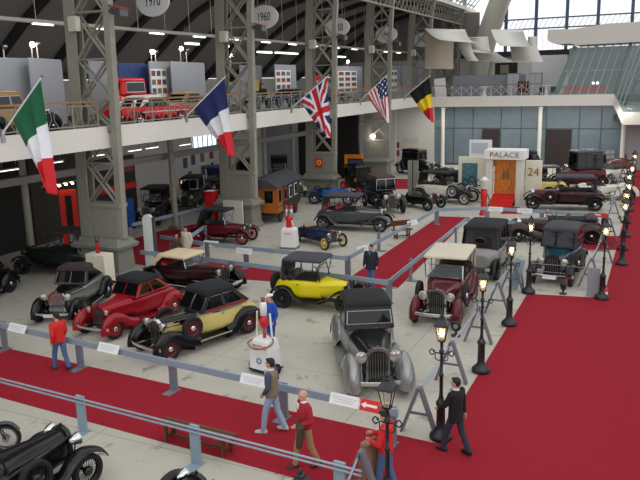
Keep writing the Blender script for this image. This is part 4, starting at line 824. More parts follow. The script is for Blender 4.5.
for (px, py), w in zip([(625, 206.7), (625.9, 196.3), (628.6, 187), (629, 177.5), (632, 169), (633, 163.8), (634.5, 156.7)], wds):
    g = G(px, py, 2.54); LP.append((g.x, g.y, 'street lamp, '+w))
for k, (x, y, w) in enumerate(LP):
    o = lp if k == 0 else dup(lp); o.location = (x+.02, y, .012); o['label'] = w; o.rotation_euler.z = .05*k
for nm_ in ('street_lamp', 'street_lamp.001'):
    for c_ in bpy.data.objects[nm_].children:
        if c_.name.startswith('bulb'): c_.data = c_.data.copy(); c_.data.materials[0] = M['partition']
# ------------------------------------------------------------------ rails
RH = .93
def barrier(label, pts, posts, kind='board', group='blue-grey rails'):
    T = thing('barrier', label, 'barrier', (pts[0].x, pts[0].y, 0), 0, group); o = V(pts[0].x, pts[0].y, 0)
    P = [V(p.x, p.y, 0)-o for p in pts]; b = MB()
    for a, c in zip(P, P[1:]):
        if kind == 'board': b.bar(a+V(0, 0, RH-.1), c+V(0, 0, RH-.1), .05, .18)
        else:
            b.cyl(a+V(0, 0, RH-.04), c+V(0, 0, RH-.04), .025, 8); b.cyl(a+V(0, -.02, RH-.12), c+V(0, -.02, RH-.12), .025, 8)
    b.build('rail' if kind == 'board' else 'cable_rail', 'barrier' if kind == 'board' else 'cable', T)
    for q in posts:
        q = V(q.x, q.y, 0)-o; j = min(range(len(P)-1), key=lambda i: ((P[i]+P[i+1])/2-q).length); d = (P[j+1]-P[j]).normalized(); n = V(-d.y, d.x, 0); ang = math.atan2(d.y, d.x)
        m = MB(); m.X = Matrix.Translation(q+n*.06) @ Matrix.Rotation(ang, 4, 'Z'); m.box((0, 0, RH/2), (.24, .07, RH)); m.box((0, -.12 if kind != 'board' else -.1, .015), (.26, .5, .03)); m.build('post', 'barrier_post' if kind == 'board' else 'barrier', T)
    return T
def on(p, q, px, py):   # foot of a post on the line p-q
    g = G(px, py); d = (q-p).normalized(); return p+d*(g-p).dot(d)
p = G(0, 322, RH); q = G(398, 409, RH); p.z = q.z = 0; p0 = p+(p-q)*.25
barrier('blue-grey rail between the foreground runner and the front row of cars', [p0, p, q], [on(p, q, 12, 347), on(p, q, 90, 364), on(p, q, 183, 386), on(p, q, 293, 411), on(p, q, 401, 434)])
SG = [((20, 329), 'white info sheet on the front rail at the far left'), ((111, 349), 'white info sheet on the front rail before the red saloon'), ((256, 380), 'white info sheet on the front rail before the fuel pump'), ((347, 398), 'white info sheet next to the red arrow sign on the front rail')]
dr = (q-p).normalized(); ar = math.atan2(dr.y, dr.x)
def sheet(at, ang, label, w=.78, h=.2, name='info_sign', arrow=False, tilt=-.25):
    t = thing(name, label, 'sign', (at.x, at.y, RH+.008), ang, 'info sheets on the rails'); b = MB(); b.X = Matrix.Rotation(tilt, 4, 'X'); b.box((0, -.07, -.08), (w, .012, h+.06)); b.build('sheet', 'red_flat' if arrow else 'white', t)
    if arrow:
        b = MB(); b.X = Matrix.Rotation(tilt, 4, 'X'); b.prism([(-.2, -.08), (-.08, -.01), (-.08, -.05), (.2, -.05), (.2, -.11), (-.08, -.11), (-.08, -.15)], -.085, -.078, 'y'); b.build('arrow', 'white', t)
    else:
        b = MB(); b.X = Matrix.Rotation(tilt, 4, 'X')
        for i in range(3): b.box((-.02, -.078, -.03-.05*i), (w*(.8-.1*i), .004, .014))
        b.build('text_lines', 'print_grey', t)
    return t
def railat(px):   # point of the front rail seen at a given picture column
    best = None
    for i in range(2001):
        w = p+(q-p)*(i/2000*1.05-.02)+V(0, 0, RH); d = Vector((w.x, w.y, w.z-H)); u = d.dot(rt)/d.dot(fw)*F+320
        if best is None or abs(u-px) < best[0]: best = (abs(u-px), w)
    return best[1]
for (px, py), w in SG: sheet(railat(px), ar, w, tilt=-.55)
sheet(railat(371), ar, 'red sign with a white arrow pointing left on the front rail', .52, .2, 'arrow_sign', True, -.55)
p = G(0, 377, RH); q = G(352, 467, RH); p.z = q.z = 0
barrier('twin cable rail on flat posts along the near side of the foreground runner', [p+(p-q)*.25, p, q, q+(q-p)*.02], [on(p, q, 87, 430), on(p, q, 204, 459), on(p, q, 347, 498)], 'cable')
c1 = G(347, 256, RH); l = G(160, 235, RH); c2 = G(437, 208, RH); c3 = G(606, 214, RH)
P1 = [l, G(207, 242, RH), c1, c2, G(488, 206.5, RH), c3]
barrier('blue-grey rail enclosing the cars beyond the cross aisle', P1, [G(183, 262), G(207, 262), G(246, 268), c1, G(380, 251), c2, G(487, 228), c3, G(541, 230)])
d1 = G(388, 280, RH); P2 = [G(140, 250, RH), G(206, 257, RH), d1, G(457, 225, RH), G(466, 218, RH), G(520, 221, RH)]
barrier('blue-grey rail behind the yellow tourer turning along the red aisle', P2, [G(231, 283), G(300, 292), d1, G(412, 281), G(457, 246), G(520, 240)])
barrier('grey rail in front of the dark cars under the gallery', [G(132, 223, RH), G(230, 200, RH)], [G(132, 245), G(183, 233), G(226, 224)])
barrier('short rail beside the burgundy roadster near the second column', [G(173, 246, RH), G(208, 222.5, RH)], [G(174, 262), G(208, 243)])
for a, w, an in ((G(245, 249.5, RH), 'white info sheet on the rail behind the cream-topped roadster', 0), (G(212, 242, RH), 'white info sheet on the rail right of the man in beige', 0), (G(362, 247, RH), 'white info sheet on the rail right of the rail corner by the navy coat', 1.2), (G(411, 221.5, RH), 'white info sheet on the rail near the bench at the aisle', 1.2), (G(496, 208, RH), 'white info sheet on the rail by the red pump', 0), (G(525, 209.5, RH), 'white info sheet on the rail before the burgundy tourer', 0)): sheet(a, an, w, .8)
sheet(G(597, 213.5, RH), 0, 'red and white strip sign at the right end of the far rail', .95, .14, 'strip_sign', True)
# A-frame handrails beside the lamp row
def a_frame(T, c, ax=0, w=.42, m='a_frame', pw=.17):
    b = MB(); R = Matrix.Rotation(ax, 4, 'Z'); b.X = Matrix.Translation(c) @ R
    b.bar((-w, 0, 0), (-.02, 0, 1.15), pw, .06, 0, (0, 0, 1)); b.bar((w, .0, 0), (.02, 0, 1.15), pw, .06, 0, (0, 0, 1)); b.bar((-w*.55, 0, .5), (w*.55, 0, .5), .05, .05); b.build('trestle', m, T)
def handrail(label, cs, ax=0, m='a_frame', pw=.17):
    T = thing('handrail', label, 'barrier', cs[0], 0, 'trestle handrails'); o = cs[0]
    for c in cs: a_frame(T, c-o, ax, .42, m, pw)
    b = MB()
    for a, c in zip(cs, cs[1:]):
        for z, xo in ((1.02, -.06), (.55, -.25)): b.cyl(a-o+V(xo, 0, z), c-o+V(xo, 0, z), .025, 8)
    b.build('rails', 'cable', T); return T
handrail('grey trestle handrail along the lamp row beside the burgundy tourer and the silver limousine', [G(419, 433.5), G(451, 381.5), G(478, 342.5), G(497, 314), G(512, 291)])
handrail('grey trestle handrail along the far lamp row right of the teal saloon', [G(590, 287), G(602, 262), G(608, 241), G(613, 222), G(617, 205), G(620, 193), G(622, 184)])
handrail('grey trestle handrail at the bottom edge in front of the near lamp post', [G(362, 505), G(349, 540)])
t = thing('leaning_board', 'pale blue board leaning left of the teal saloon', 'board', G(518, 290)); b = MB(); b.bar((-.2, 0, .02), (.05, .1, 1.2), .34, .05, 0, (0, 1, 0)); b.build('board', 'barrier', t); MB().bar((.2, 0.1, .0), (.02, .1, 1.1), .08, .05).build('strut', 'a_frame', t)
t = thing('leaning_board', 'upright white board right of the teal saloon by the lamp', 'board', G(592.5, 297)); b = MB(); b.bb((-.22, -.03, 0), (.22, .03, 1.12)); b.build('board', 'partition', t, bevel=.01); MB().bar((0, .3, 0), (0, .03, .9), .06, .05).build('strut', 'a_frame', t)
gA, gB = G(532, 284), G(592, 290); t = thing('cable_barrier', 'twin thin cables strung across the nose of the teal saloon', 'barrier', gA); b = MB()
for z in (.55, .85): b.cyl((0, 0, z), (gB.x-gA.x, gB.y-gA.y, z), .014, 6)
b.build('cables', 'steel_bright', t)
for o in (V(0, 0, 0), gB-gA): m = MB(); m.X = Matrix.Translation(o); m.lathe([(.1, 0), (.1, .02), (.02, .04), (.02, .9), (0, .92)], 10); m.build('post', 'steel_bright', t)
t = thing('uplighter', 'small black floor spotlight before the teal saloon', 'light', G(563, 294)); MB().lathe([(.14, 0), (.14, .03), (.04, .05), (.04, .16)], 14).build('foot', 'black_metal', t); MB().lathe([(0, .14), (.1, .18), (.13, .42), (.11, .44), (0, .4)], 14).build('housing', 'black_metal', t)
t = thing('uplighter', 'small black floor spotlight right of the burgundy cream-topped tourer', 'light', G(456, 336)); MB().lathe([(.16, 0), (.16, .03), (.04, .05), (.04, .2)], 14).build('foot', 'black_metal', t); b = MB(); b.torus((0, -.05, .34), .12, .05, 'y', 18, 8); b.build('housing', 'black_metal', t); b = MB(); b.ell((0, -.06, .34), (.09, .03, .09)); b.build('lamp', 'partition', t)
t = thing('extinguisher', 'red and white floor extinguisher behind the lamp right of the teal saloon', 'fire extinguisher', G(604.5, 299)); MB().lathe([(0, 0), (.1, .02), (.1, .4), (.05, .47), (0, .48)], 14).build('bottle', 'plastic_red', t); MB().lathe([(.101, .15), (.101, .3)], 14).build('label_band', 'white', t); MB().bb((-.03, -.1, .47), (.03, .05, .54)).build('valve', 'black_metal', t)
# ------------------------------------------------------------------ benches
def bench(label, loc, rz, L=1.75, back=False):
    T = thing('bench', label, 'bench', loc, rz, 'wooden benches')
    b = MB()
    for k in range(3): b.bb((-L/2, -.17+.12*k, .42), (L/2, -.07+.12*k, .46))
    b.build('seat', 'wood', T)
    for s in (-1, 1):
        x = s*(L/2-.2)
        for y in (-.14, .16): b = MB(); b.bb((x-.035, y-.035, 0), (x+.035, y+.035, .42)); b.build('leg', 'wood', T)
        b = MB(); b.bb((x-.03, -.12, .1), (x+.03, .14, .16)); b.build('cross_bar', 'wood', T)
    b = MB(); b.bb((-L/2+.2, -.02, .1), (L/2-.2, .04, .15)); b.build('stretcher', 'wood', T)
    if back: b = MB(); b.bb((-L/2, .2, .62), (L/2, .24, .9)); b.bb((-L/2+.15, .2, .42), (-L/2+.22, .24, .65)); b.bb((L/2-.22, .2, .42), (L/2-.15, .24, .65)); b.build('backrest', 'wood', T)
    return T
ga, gb = G(171, 443), G(220, 456); bench('wooden bench on the foreground red runner behind the cable rail', (ga+gb)/2+V(.0, .12, .012), math.atan2(gb.y-ga.y, gb.x-ga.x), 2.0)
bench('small wooden bench by the rail along the red aisle', G(402, 238), .75, 1.1, True)
# ------------------------------------------------------------------ fuel pumps
def pump(label, loc, rz, k=1.):
    T = thing('fuel_pump', label, 'fuel pump', loc, rz)
    b = MB(); b.loft([[(x*w, y*d, z) for x, y in ((-1, -1), (1, -1), (1, 1), (-1, 1))] for z, w, d in ((.12, .40, .3), (.75, .36, .28), (1.0, .3, .24), (1.06, .26, .2))], 0, False); b.build('cabinet', 'white', T, bevel=.03)
    b = MB(); b.bb((-.41, -.31, .08), (.41, .31, .14)); b.build('chassis', 'navy', T)
    for s in (-1, 1): m, q, c = wheel_mesh(.17, .08, 'disc'); w = m.build('wheel', 'rubber', T, (s*.46, -.05, .17), rz=PI/2); q.build('rim', 'black_metal', w)
    text('TOTAL', .17, 'red_flat', T, 'lettering', Matrix.Translation((0, -.275, .84)) @ Matrix.Rotation(PI/2-.06, 4, 'X'), .006)
    b = MB(); b.torus((0, -.30, .42), .08, .016, 'y', 16, 6); b.build('badge', 'sign_blue', T)
    b = MB(); b.lathe([(.05, 1.05), (.05, 1.35), (.09, 1.4), (.13, 1.5), (.13, 1.62), (.09, 1.72), (.05, 1.75)], 14); b.cyl((-.2, 0, 1.55), (.2, 0, 1.55), .035, 8); b.build('pump_head', 'plastic_red', T)
    b = MB(); b.lathe([(.0, 1.75), (.105, 1.76), (.105, 2.12), (.08, 2.17), (0, 2.18)], 16); b.build('measuring_glass', 'white', T); b = MB(); b.lathe([(0, 2.15), (.06, 2.17), (.06, 2.3), (0, 2.31)], 12); b.build('cap', 'photo_a', T)
    for s in (-1, 1): b = MB(); b.cyl((s*.3, 0, 1.0), (s*.24, 0, 1.85), .03, 8); b.build('side_pipe', 'cream', T)
    h = MB(); h.tube(spline([(-.3, -.05, 1.0), (-.36, -.34, .95), (-.1, -.46, .86), (.25, -.46, .9), (.42, -.2, .98), (.3, .0, 1.1), (.05, -.14, 1.35)], 6), .028, 8); h.build('hose', 'coat_tan', T); T.scale = (k, k, k); return T
pump('white fuel pump cart with red lettering beside the blue attendant', G(266, 371), math.radians(-10), .95)
def twin(label, loc, rz, k=1., m='white'):
    T = thing('fuel_pump', label, 'fuel pump', loc, rz); b = MB(); b.loft([[(x*w, y*d, z) for x, y in ((-1, -1), (1, -1), (1, 1), (-1, 1))] for z, w, d in ((.1, .4, .3), (.95, .36, .26), (1.05, .3, .2))], 0, False); b.build('cabinet', m, T, bevel=.03)
    b = MB(); b.bb((-.42, -.32, 0.02), (.42, .32, .1)); b.build('base', 'steel_bright', T); b = MB(); b.bb((-.12, -.1, 1.04), (.12, .1, 1.5)); b.ell((0, 0, 1.5), (.2, .13, .14)); b.build('pump_head', 'plastic_red', T)
    for s in (-1, 1):
        b = MB(); b.lathe([(0, 1.58), (.075, 1.6), (.075, 2.0), (0, 2.01)], 12, 0, (s*.12, 0, 0)); b.build('measuring_glass', 'lens', T); b = MB(); b.lathe([(0, 1.98), (.09, 2.0), (.09, 2.12), (0, 2.14)], 12, 0, (s*.12, 0, 0)); b.build('cap', 'plastic_red', T)
        b = MB(); b.cyl((s*.14, -.05, 1.4), (s*.28, -.05, 1.0), .03, 6); b.build('side_pipe', 'white', T)
    text('TOTAL', .12, 'red_flat', T, 'lettering', Matrix.Translation((0, -.285, .78)) @ Matrix.Rotation(PI/2-.06, 4, 'X'), .006); T.scale = (k, k, k); return T
twin('white fuel pump with twin red-capped glasses behind the blue cyclecar', G(290, 248), math.radians(8), 1.0)
g = G(483.5, 215); t = thing('fuel_pump', 'slim red fuel pump with a white lantern top before the portal', 'fuel pump', g); MB().lathe([(.26, 0), (.26, .1), (.2, .16), (.17, .9), (.2, .95), (.2, 1.5), (.1, 1.6)], 14).build('body', 'plastic_red', t); MB().lathe([(.1, 1.58), (.24, 1.62), (.24, 2.05), (.34, 2.1), (.1, 2.25), (0, 2.36)], 14).build('lantern', 'white', t); MB().tube([(.2, 0, 1.3), (.34, 0, .9), (.26, 0, .5)], .03, 8).build('hose', 'black_metal', t)
person('shop dummy dressed as an attendant in blue overalls and cap behind the fuel pump', G(272, 349), -115, 'overall_blue', 'overall_blue', 'shoe_black', cat='mannequin', name='mannequin', cap='shirt_white', jl=.8, arms={'elL': (-.02, .28, 1.16), 'wrL': (.1, .26, .96)})
# portal
g = G(505, 207); PX = g.x; PY = g.y; t = thing('portal', 'white portal reading PALACE with amber double doors', 'portal', (PX-.15, PY, 0))
Xo = lambda px, dy: onY(px, 190, PY+dy).x-PX
l0, l1, r0, r1 = Xo(487.5, .6), Xo(494, .6), Xo(517, .6), Xo(523.5, .6); cx_ = (l1+r0)/2
b = MB(); b.bb((l0, .6, 0), (l1-.15, 1.8, 2.95)); b.bb((r0+.15, .6, 0), (r1, 1.8, 2.95))
for x in (l1-.12, r0+.12): b.cyl((x, .72, .0), (x, .72, 2.95), .13, 14)
b.build('pillars', 'offwhite', t, bevel=.02)
b = MB(); b.bb((Xo(485.5, .4), .4, 2.95), (Xo(526, .4), 1.9, 3.55)); b.build('lintel', 'white', t, bevel=.02)
text('PALACE', .46, 'gold', t, 'lettering', Matrix.Translation((cx_+.05, .39, 3.24)) @ Matrix.Rotation(PI/2, 4, 'X') @ Matrix.Scale(1.15, 4, (1, 0, 0)), .02)
for a_, b_, s in ((l1, cx_-.01, -1), (cx_+.01, r0, 1)):
    d = MB().bb((a_, 1.35, .64), (b_, 1.45, 2.95)).build('door', 'door_wood', t); w_ = b_-a_
    b = MB(); b.tube(spline([(cx_+s*.08, 1.34, .8), (cx_+s*.55*w_, 1.34, 1.4), (cx_+s*.16, 1.34, 2.0), (cx_+s*.4*w_, 1.34, 2.7)], 5), .02, 6); b.ell((cx_+s*.12, 1.33, 1.85), (.09, .03, .35), 12, 8); b.build('ornament', 'coat_tan', d)
b = MB()
for k in range(4): b.bb((l1+.02, -.2+.35*k, .0), (r0-.02, 1.4, .16*(k+1)))
b.build('steps', 'red_flat', t)
xA = onY(524, 190, PY+2.1).x; xB = onY(540, 190, PY+2.1).x
t = thing('display_wall', 'cream wall with the gold number 24 right of the portal', 'wall panel', ((xA+xB)/2+.05, PY+2.2, 0)); MB().bb((-(xB-xA)/2, -.15, 0), ((xB-xA)/2, .15, 2.75)).build('panel', 'cream', t); text('24', .75, 'gold', t, 'number', Matrix.Translation((0, -.16, 2.0)) @ Matrix.Rotation(PI/2, 4, 'X'), .03)
xA = onY(457.5, 190, PY+1.9).x; xB = onY(487, 190, PY+1.9).x
t = thing('display_wall', 'cream wall with a teal machine mural left of the portal', 'wall panel', ((xA+xB)/2, PY+2.2, 0)); w = (xB-xA)/2; MB().bb((-w, -.15, 0), (w, .15, 2.9)).build('panel', 'cream', t); MB().bb((-w*.75, -.18, .9), (w*.3, -.15, 2.5)).build('mural', 'mural_teal', t)
b = MB()
for k in range(4): b.torus((-w*.5+.45*k, -.19, 1.2+.22*(k % 2)), .2, .03, 'y', 14, 6)
b.build('machine_drawing', 'black_metal', t)
p = onY(480, 157, PY+2.6); t = thing('display_board', 'white board with a faint drawing behind the portal roof', 'display', (p.x, PY+2.7, 0)); MB().bb((-.75, -.04, 0), (.75, .04, 4.0)).build('board', 'white', t); MB().bb((-.6, -.06, 3.1), (.5, -.04, 3.8)).build('drawing', 'print_grey', t)
g = G(413, 198); t = thing('display_totem', 'tall grey slab standing between the black landaulet and the white tourer', 'display', g); MB().bb((-.36, -.08, 0), (.36, .08, 2.6)).build('slab', 'steel', t); MB().bb((-.03, -.1, 0), (.03, -.08, 2.6)).build('seam', 'dark_wall', t)
# things by the first column
g = G(96, 285); t = thing('plinth_block', 'square stone block at the foot of the nearest column', 'plinth', g+V(.05, .3, 0)); b = MB(); b.bb((-.5, -.3, 0), (.5, .3, 1.3)); b.build('block', 'cream', t, bevel=.03)
t = thing('extinguisher', 'red fire extinguisher standing on the stone block', 'fire extinguisher', g+V(.0, .3, 1.3)); t.scale = (.85, .85, .85); MB().lathe([(0, 0), (.11, .02), (.11, .46), (.06, .55), (0, .56)], 14).build('bottle', 'plastic_red', t); MB().bb((-.03, -.12, .55), (.03, .05, .62)).build('valve', 'black_metal', t); MB().tube([(0, -.1, .6), (.12, -.1, .5), (.15, -.06, .2)], .02, 6).build('hose', 'black_metal', t)
b = MB(); b.tube([(-.12, 0, .56), (-.1, 0, .85), (.1, 0, .85), (.12, 0, .56)], .02, 6); b.build('carry_hoop', 'black_metal', t)
g = G(151.5, 268); t = thing('white_column_sign', 'tall white rounded totem with a dark edge by the red carpet', 'display', g, .15); b = MB(); b.prism([(-.24, 0), (.24, 0), (.24, 2.3), (.15, 2.43), (0, 2.47), (-.15, 2.43), (-.24, 2.3)], -.07, .07, 'y'); b.build('panel', 'white', t); MB().bb((.24, -.09, 0), (.32, .09, 2.35)).build('edge', 'grey', t); MB().bb((-.3, -.25, 0), (.36, .25, .05)).build('foot', 'grey', t)
t = thing('red_box', 'tall red cabinet against the left side of the second column', 'cabinet', (-23.1, 34.2, 0)); MB().bb((-.28, -.3, 0), (.28, .3, 1.95)).build('body', 'plastic_red', t, bevel=.04); MB().bb((-.3, -.32, 1.95), (.3, .32, 2.05)).build('lid', 'bright_red', t)
t = thing('white_board', 'white board propped at the foot of the second column', 'board', (-21.1, 33.6, 0)); MB().bb((-.8, -.05, .3), (.45, .05, 1.65)).build('board', 'offwhite', t); MB().bb((-.75, -.08, 0), (.4, .12, .3)).build('stand', 'grey', t)
p = onY(319, 163, CY[2]-.27); tag(MB().bb((-.26, -.02, -.32), (.26, .02, .32)).build('notice', 'red_flat', None, p), 'red notice with a yellow ring on the base of the third column', 'notice'); o = MB().torus((0, -.03, .03), .14, .04, 'y', 16, 6).build('emblem', 'flag_yellow', bpy.data.objects['notice'] if False else COL.objects[-1])
p = onY(373.5, 136.5, CY[3]-.45); t = thing('spotlight', 'glaring white spotlight on the fourth column', 'light', p); MB().lathe([(0, -.25), (.16, -.2), (.2, 0), (.18, .02)], 14, 0, (0, 0, 0), 'y').build('housing', 'black_metal', t); MB().ell((0, -.14, 0), (.2, .16, .2)).build('lamp', 'spot_glow', t)
p = onY(350, 158, 53.2); t = thing('kiosk_frame', 'orange framed doorway with a grey display beyond the third column', 'display', (p.x, 53.2, 0)); hk = onY(350, 154.5, 53.2).z; b = MB(); b.bb((-.45, -.1, 0), (-.2, .1, hk)); b.bb((-.2, -.1, hk-.3), (1.1, .1, hk)); b.build('frame', 'orange', t); MB().bb((-.2, .0, 0), (1.1, .08, hk-.3)).build('panel', 'brown_wall', t); MB().bb((0, -.04, hk-1.5), (.95, 0, hk-.45)).build('picture', 'photo_b', t)
p = onY(411.5, 147, 66.85); t = thing('wall_panel', 'pale text panel on the white wall under the back gallery', 'panel', p); MB().bb((-.85, -.03, -1.0), (.85, .03, 1.0)).build('panel', 'cloth_beige', t); MB().bb((-.7, -.045, .4), (.7, -.03, .8)).build('text_block', 'print_grey', t)
for k, (px, py) in enumerate(((397.5, 145), (397.5, 153))):
    p = onY(px, py, 66.87); tag(MB().bb((-.2, -.02, -.28), (.2, .02, .28)).build('leaflet', 'photo_a', None, p), ['upper small reddish sheet on the white wall', 'lower small reddish sheet on the white wall'][k], 'notice')
g = G(619, 176); t = thing('car_cover', 'dark red covered shape before the mauve wall', 'cover', g); b = MB(); b.ell((0, 0, .5), (1.3, .9, 1.0)); b.ell((-.7, 0, .4), (1.1, .8, .7)); remesh(b.build('cloth', 'burgundy', t), .06, 6)
# ------------------------------------------------------------------ the cars
def mid(a, b): g1, g2 = G(*a), G(*b); return (g1+g2)/2
car('limousine', 'silver and black limousine facing the front rail', 'car', V(-7.0, 17.85, 0), -61, fcr=.24, fsk=.1, fw=.12, side='silver', wsr=(.22, .82), pillar=False, lm='chrome', wb=3.4, R=.38, rw=.29, rz1=1.2, hl=1.55, zr=1.95, zb=1.25, zc=1.22, bw=.72, cw=.60, paint='silver', hood='black', fend='silver', upper='black', roof='cloth_black', rim='silver', lr=.16, lz=1.02, ov=.6, shell='steel_bright', win=2, ft=.3, ws=.2, seat='leather', rx=.05, tr=1.5)
car('cabriolet', 'straw yellow and black cabriolet with a black hood behind the front rail', 'car', V(-12.85, 17.8, 0), -108, side='straw', sill='red_leather', crown=.2, cab=-1.8, wb=3.1, R=.37, rw=.25, rz1=1.12, hl=1.3, zr=1.72, paint='straw', hood='black', fend='black', upper='cloth_black', roof='cloth_black', rim='burgundy', lr=.13, trim='chrome', spare='side', ov=.8, win=2, ft=.6, ws=.34, tailz=.4)
car('saloon', 'red saloon with a dark grey roof between two front row cars', 'car', V(-16.05, 18.45, 0), -95, crown=.17, wb=2.85, R=.35, rw=.24, rz1=1.0, hl=1.15, zr=1.62, zb=1.08, zc=1.05, paint='red', upper='red', roof='cloth_black', rim='red', lr=.11, ov=.65, win=2, ft=.6, ws=.28, plate=None, tailz=.4, shell='red', tr=1.35)
car('cabriolet', 'black and silver cabriolet with a brown-black hood near the nearest column', 'car', V(-19.1, 18.95, 0), -69, side='silver', crown=.17, wb=2.9, R=.35, rw=.27, rz1=1.05, hl=1.2, zr=1.6, zb=1.05, zc=1.03, paint='silver', hood='black', fend='black', upper='cloth_brownblack', roof='cloth_brownblack', rim='black', lr=.12, grille='steel_bright', win=1, ft=.8, ws=.3, ov=.7, plate='offwhite', tailz=.4)
car('saloon', 'black car cut off by the left edge of the picture', 'car', V(-23.6, 18.2, 0), -74, wb=2.9, R=.36, rw=.27, rz1=1.1, zr=1.7, paint='black', rim='black', lr=.12, ov=.6, win=2)
car('tourer', 'burgundy tourer with a flat cream hood beside the lamp row', 'car', V(-6.35, 23.8, 0), -86, wb=3.4, R=.39, rw=.30, rz1=1.16, hl=1.35, zr=2.05, zb=1.22, zc=1.18, bw=.72, cw=.62, paint='burgundy', top='tourer', roof='cloth_beige', rim='burgundy', wheel='wood', lr=.15, lz=.98, spare='side', seat='leather', ov=.55, tr=1.46)
car('saloon', 'teal and black vintage saloon with a grey roof in the carpet corner', 'car', V(-3.25, 29.75, 0), -93, wb=3.0, R=.38, rw=.28, rz1=1.14, hl=1.2, zr=2.05, zb=1.25, zc=1.2, bw=.74, paint='teal', fend='black', upper='black', roof='cloth_grey', rim='black', wheel='wood', lr=.14, lz=.95, fender='flat', bumper=True, plate='white', spare='left', ov=.35, ws=.1, ft=.1, tailz=.1, tr=1.44, shell='black_metal', lm='chrome', pillar=False, grille='black_metal')
car('limousine', 'grey and black limousine seen from behind with an oval rear window', 'car', V(-6.2, 30.0, 0), 91, oval=True, wb=3.6, R=.4, rw=.27, rz1=1.14, hl=1.35, zr=2.15, zb=1.3, zc=1.25, bw=.82, paint='lightgrey', hood='black', fend='black', upper='black', roof='cloth_black', rim='black', lr=.14, ov=.4, ws=.12, ft=.12, tailz=.15, fender='flow', spare='left')
car('roadster', 'dark maroon roadster with a cream hood behind the red saloon', 'car', V(-16.5, 22.8, 0), -3, wb=3.1, R=.36, rw=.25, rz1=1.05, hl=1.5, zr=1.46, zb=.98, zc=1.0, paint='maroon_dark', fend='black', top='roadster', roof='cloth_cream', rim='black', wheel='wire', spokes=20, lr=.13, seat='red_leather', ov=.8, tailz=.35, grille='black_metal')
car('tourer', 'bright yellow open tourer with a grey hood', 'car', V(-10.78, 22.6, 0), 4, wb=2.4, R=.36, rw=.2, rz1=.98, hl=1.0, zr=1.85, zb=1.08, zc=1.03, bw=.62, cw=.52, paint='yellow', fend='black', top='tourer', roof='cloth_grey', rim='black', wheel='disc', cap='black_metal', lr=.1, fender='flat', bumper=False, spare='rear', shell='black_metal', seat='leather', ov=.45, tailz=.25)
car('cyclecar', 'small dark blue cyclecar with yellow wheels', 'car', V(-15.05, 31.7, 0), -27, wb=2.3, tr=1.15, R=.34, tw=.1, rw=.19, rz1=.85, rz0=.38, hl=.9, zr=1.2, zb=.82, zc=.86, bw=.42, cw=.36, paint='blue', fender='none', top='racer', rim='straw', wheel='wire', spokes=16, cap='straw', lr=.1, bumper=False, seat='tan_leather', ov=.5, shell='chrome', board=False)
car('tourer', 'long grey open tourer with a dark grey hood behind the blue cyclecar', 'car', V(-14.85, 35.9, 0), 6, wb=3.25, R=.39, rw=.25, rz1=1.15, hl=1.35, zr=1.95, zb=1.18, zc=1.15, paint='grey', fend='grey', top='tourer', roof='cloth_grey', rim='grey', wheel='wood', lr=.13, fender='flat', bumper=False, seat='red_leather', ov=.5, trim='chrome', tr=1.36)
car('landaulet', 'black vintage landaulet with a gleaming brown roof centre', 'car', V(-15.4, 42.0, 0), -50, wb=3.2, R=.42, tw=.11, rw=.26, rz1=1.2, hl=1.1, zr=2.2, zb=1.3, zc=1.25, bw=.7, paint='black', upper='black', roof='coat_brown', rim='black', wheel='wood', lr=.15, fender='flat', bumper=False, ov=.4, ws=.04, ft=.06, tailz=.1, spare='right')
car('tourer', 'white and black open tourer with a black hood left of the portal', 'car', V(-12.5, 46.2, 0), -10, wb=3.3, R=.4, rw=.25, rz1=1.15, hl=1.3, zr=2.0, zb=1.2, zc=1.15, paint='ivory', hood='grey', fend='black', top='tourer', roof='cloth_black', rim='offwhite', wheel='wire', spokes=18, lr=.14, fender='flat', bumper=False, spare='side', ov=.55)
car('chassis', 'bare black open car frame behind the grey totem', 'car', V(-13.4, 43.4, 0), -20, wb=2.2, R=.4, tw=.1, rw=.24, rz1=1.0, hl=.8, zr=1.1, zb=.75, zc=.8, bw=.42, cw=.36, paint='black', top='racer', fender='cycle', rim='black', wheel='wood', lr=.12, bumper=False, board=False, ov=.3)
car('tourer', 'long burgundy open tourer with black hood right of the portal', 'car', V(-4.95, 45.65, 0), -170, wb=3.6, R=.42, rw=.27, rz1=1.2, hl=1.45, zr=2.08, zb=1.25, zc=1.2, bw=.72, paint='maroon_dark', fend='black', hood='burgundy', top='tourer', roof='cloth_grey', rim='black', wheel='wood', lr=.15, fender='flat', bumper=False, spare='side', ov=.6, seat='leather', tr=1.45)
car('coupe', 'brown vintage car standing crosswise behind the teal saloon', 'car', V(-4.3, 36.4, 0), 190, wb=3.4, R=.4, rw=.25, rz1=1.1, zr=1.5, zb=1.15, zc=1.1, paint='brown', top='folded', roof='cloth_grey', rim='black', wheel='wood', lr=.14, fender='flow', bumper=False, spare='rear', ov=.5)
car('roadster', 'burgundy roadster with a black hood beside the second column', 'car', V(-20.05, 30.75, 0), 6, wb=2.5, tr=1.2, R=.36, tw=.1, rw=.22, rz1=.95, hl=1.0, zr=1.75, zb=1.0, zc=.98, bw=.52, cw=.46, paint='burgundy', fend='burgundy', top='roadster', roof='cloth_black', rim='red', wheel='wood', lr=.11, fender='flat', bumper=False, ov=.6)
car('racing_car', 'blue open racer behind the hood of the grey tourer', 'car', (G(312, 191, .9)+G(356, 189.5, .9))/2-V(0, 0, .9), 4, wb=2.4, tr=1.25, R=.42, tw=.1, rw=.22, rz1=1.0, rz0=.45, hl=1.3, zr=1.2, zb=1.0, zc=.98, bw=.46, cw=.4, z0=.5, paint='bright_blue', top='racer', fender='none', rim='grey', wheel='wire', spokes=18, lamps=False, bumper=False, board=False, ov=.6)
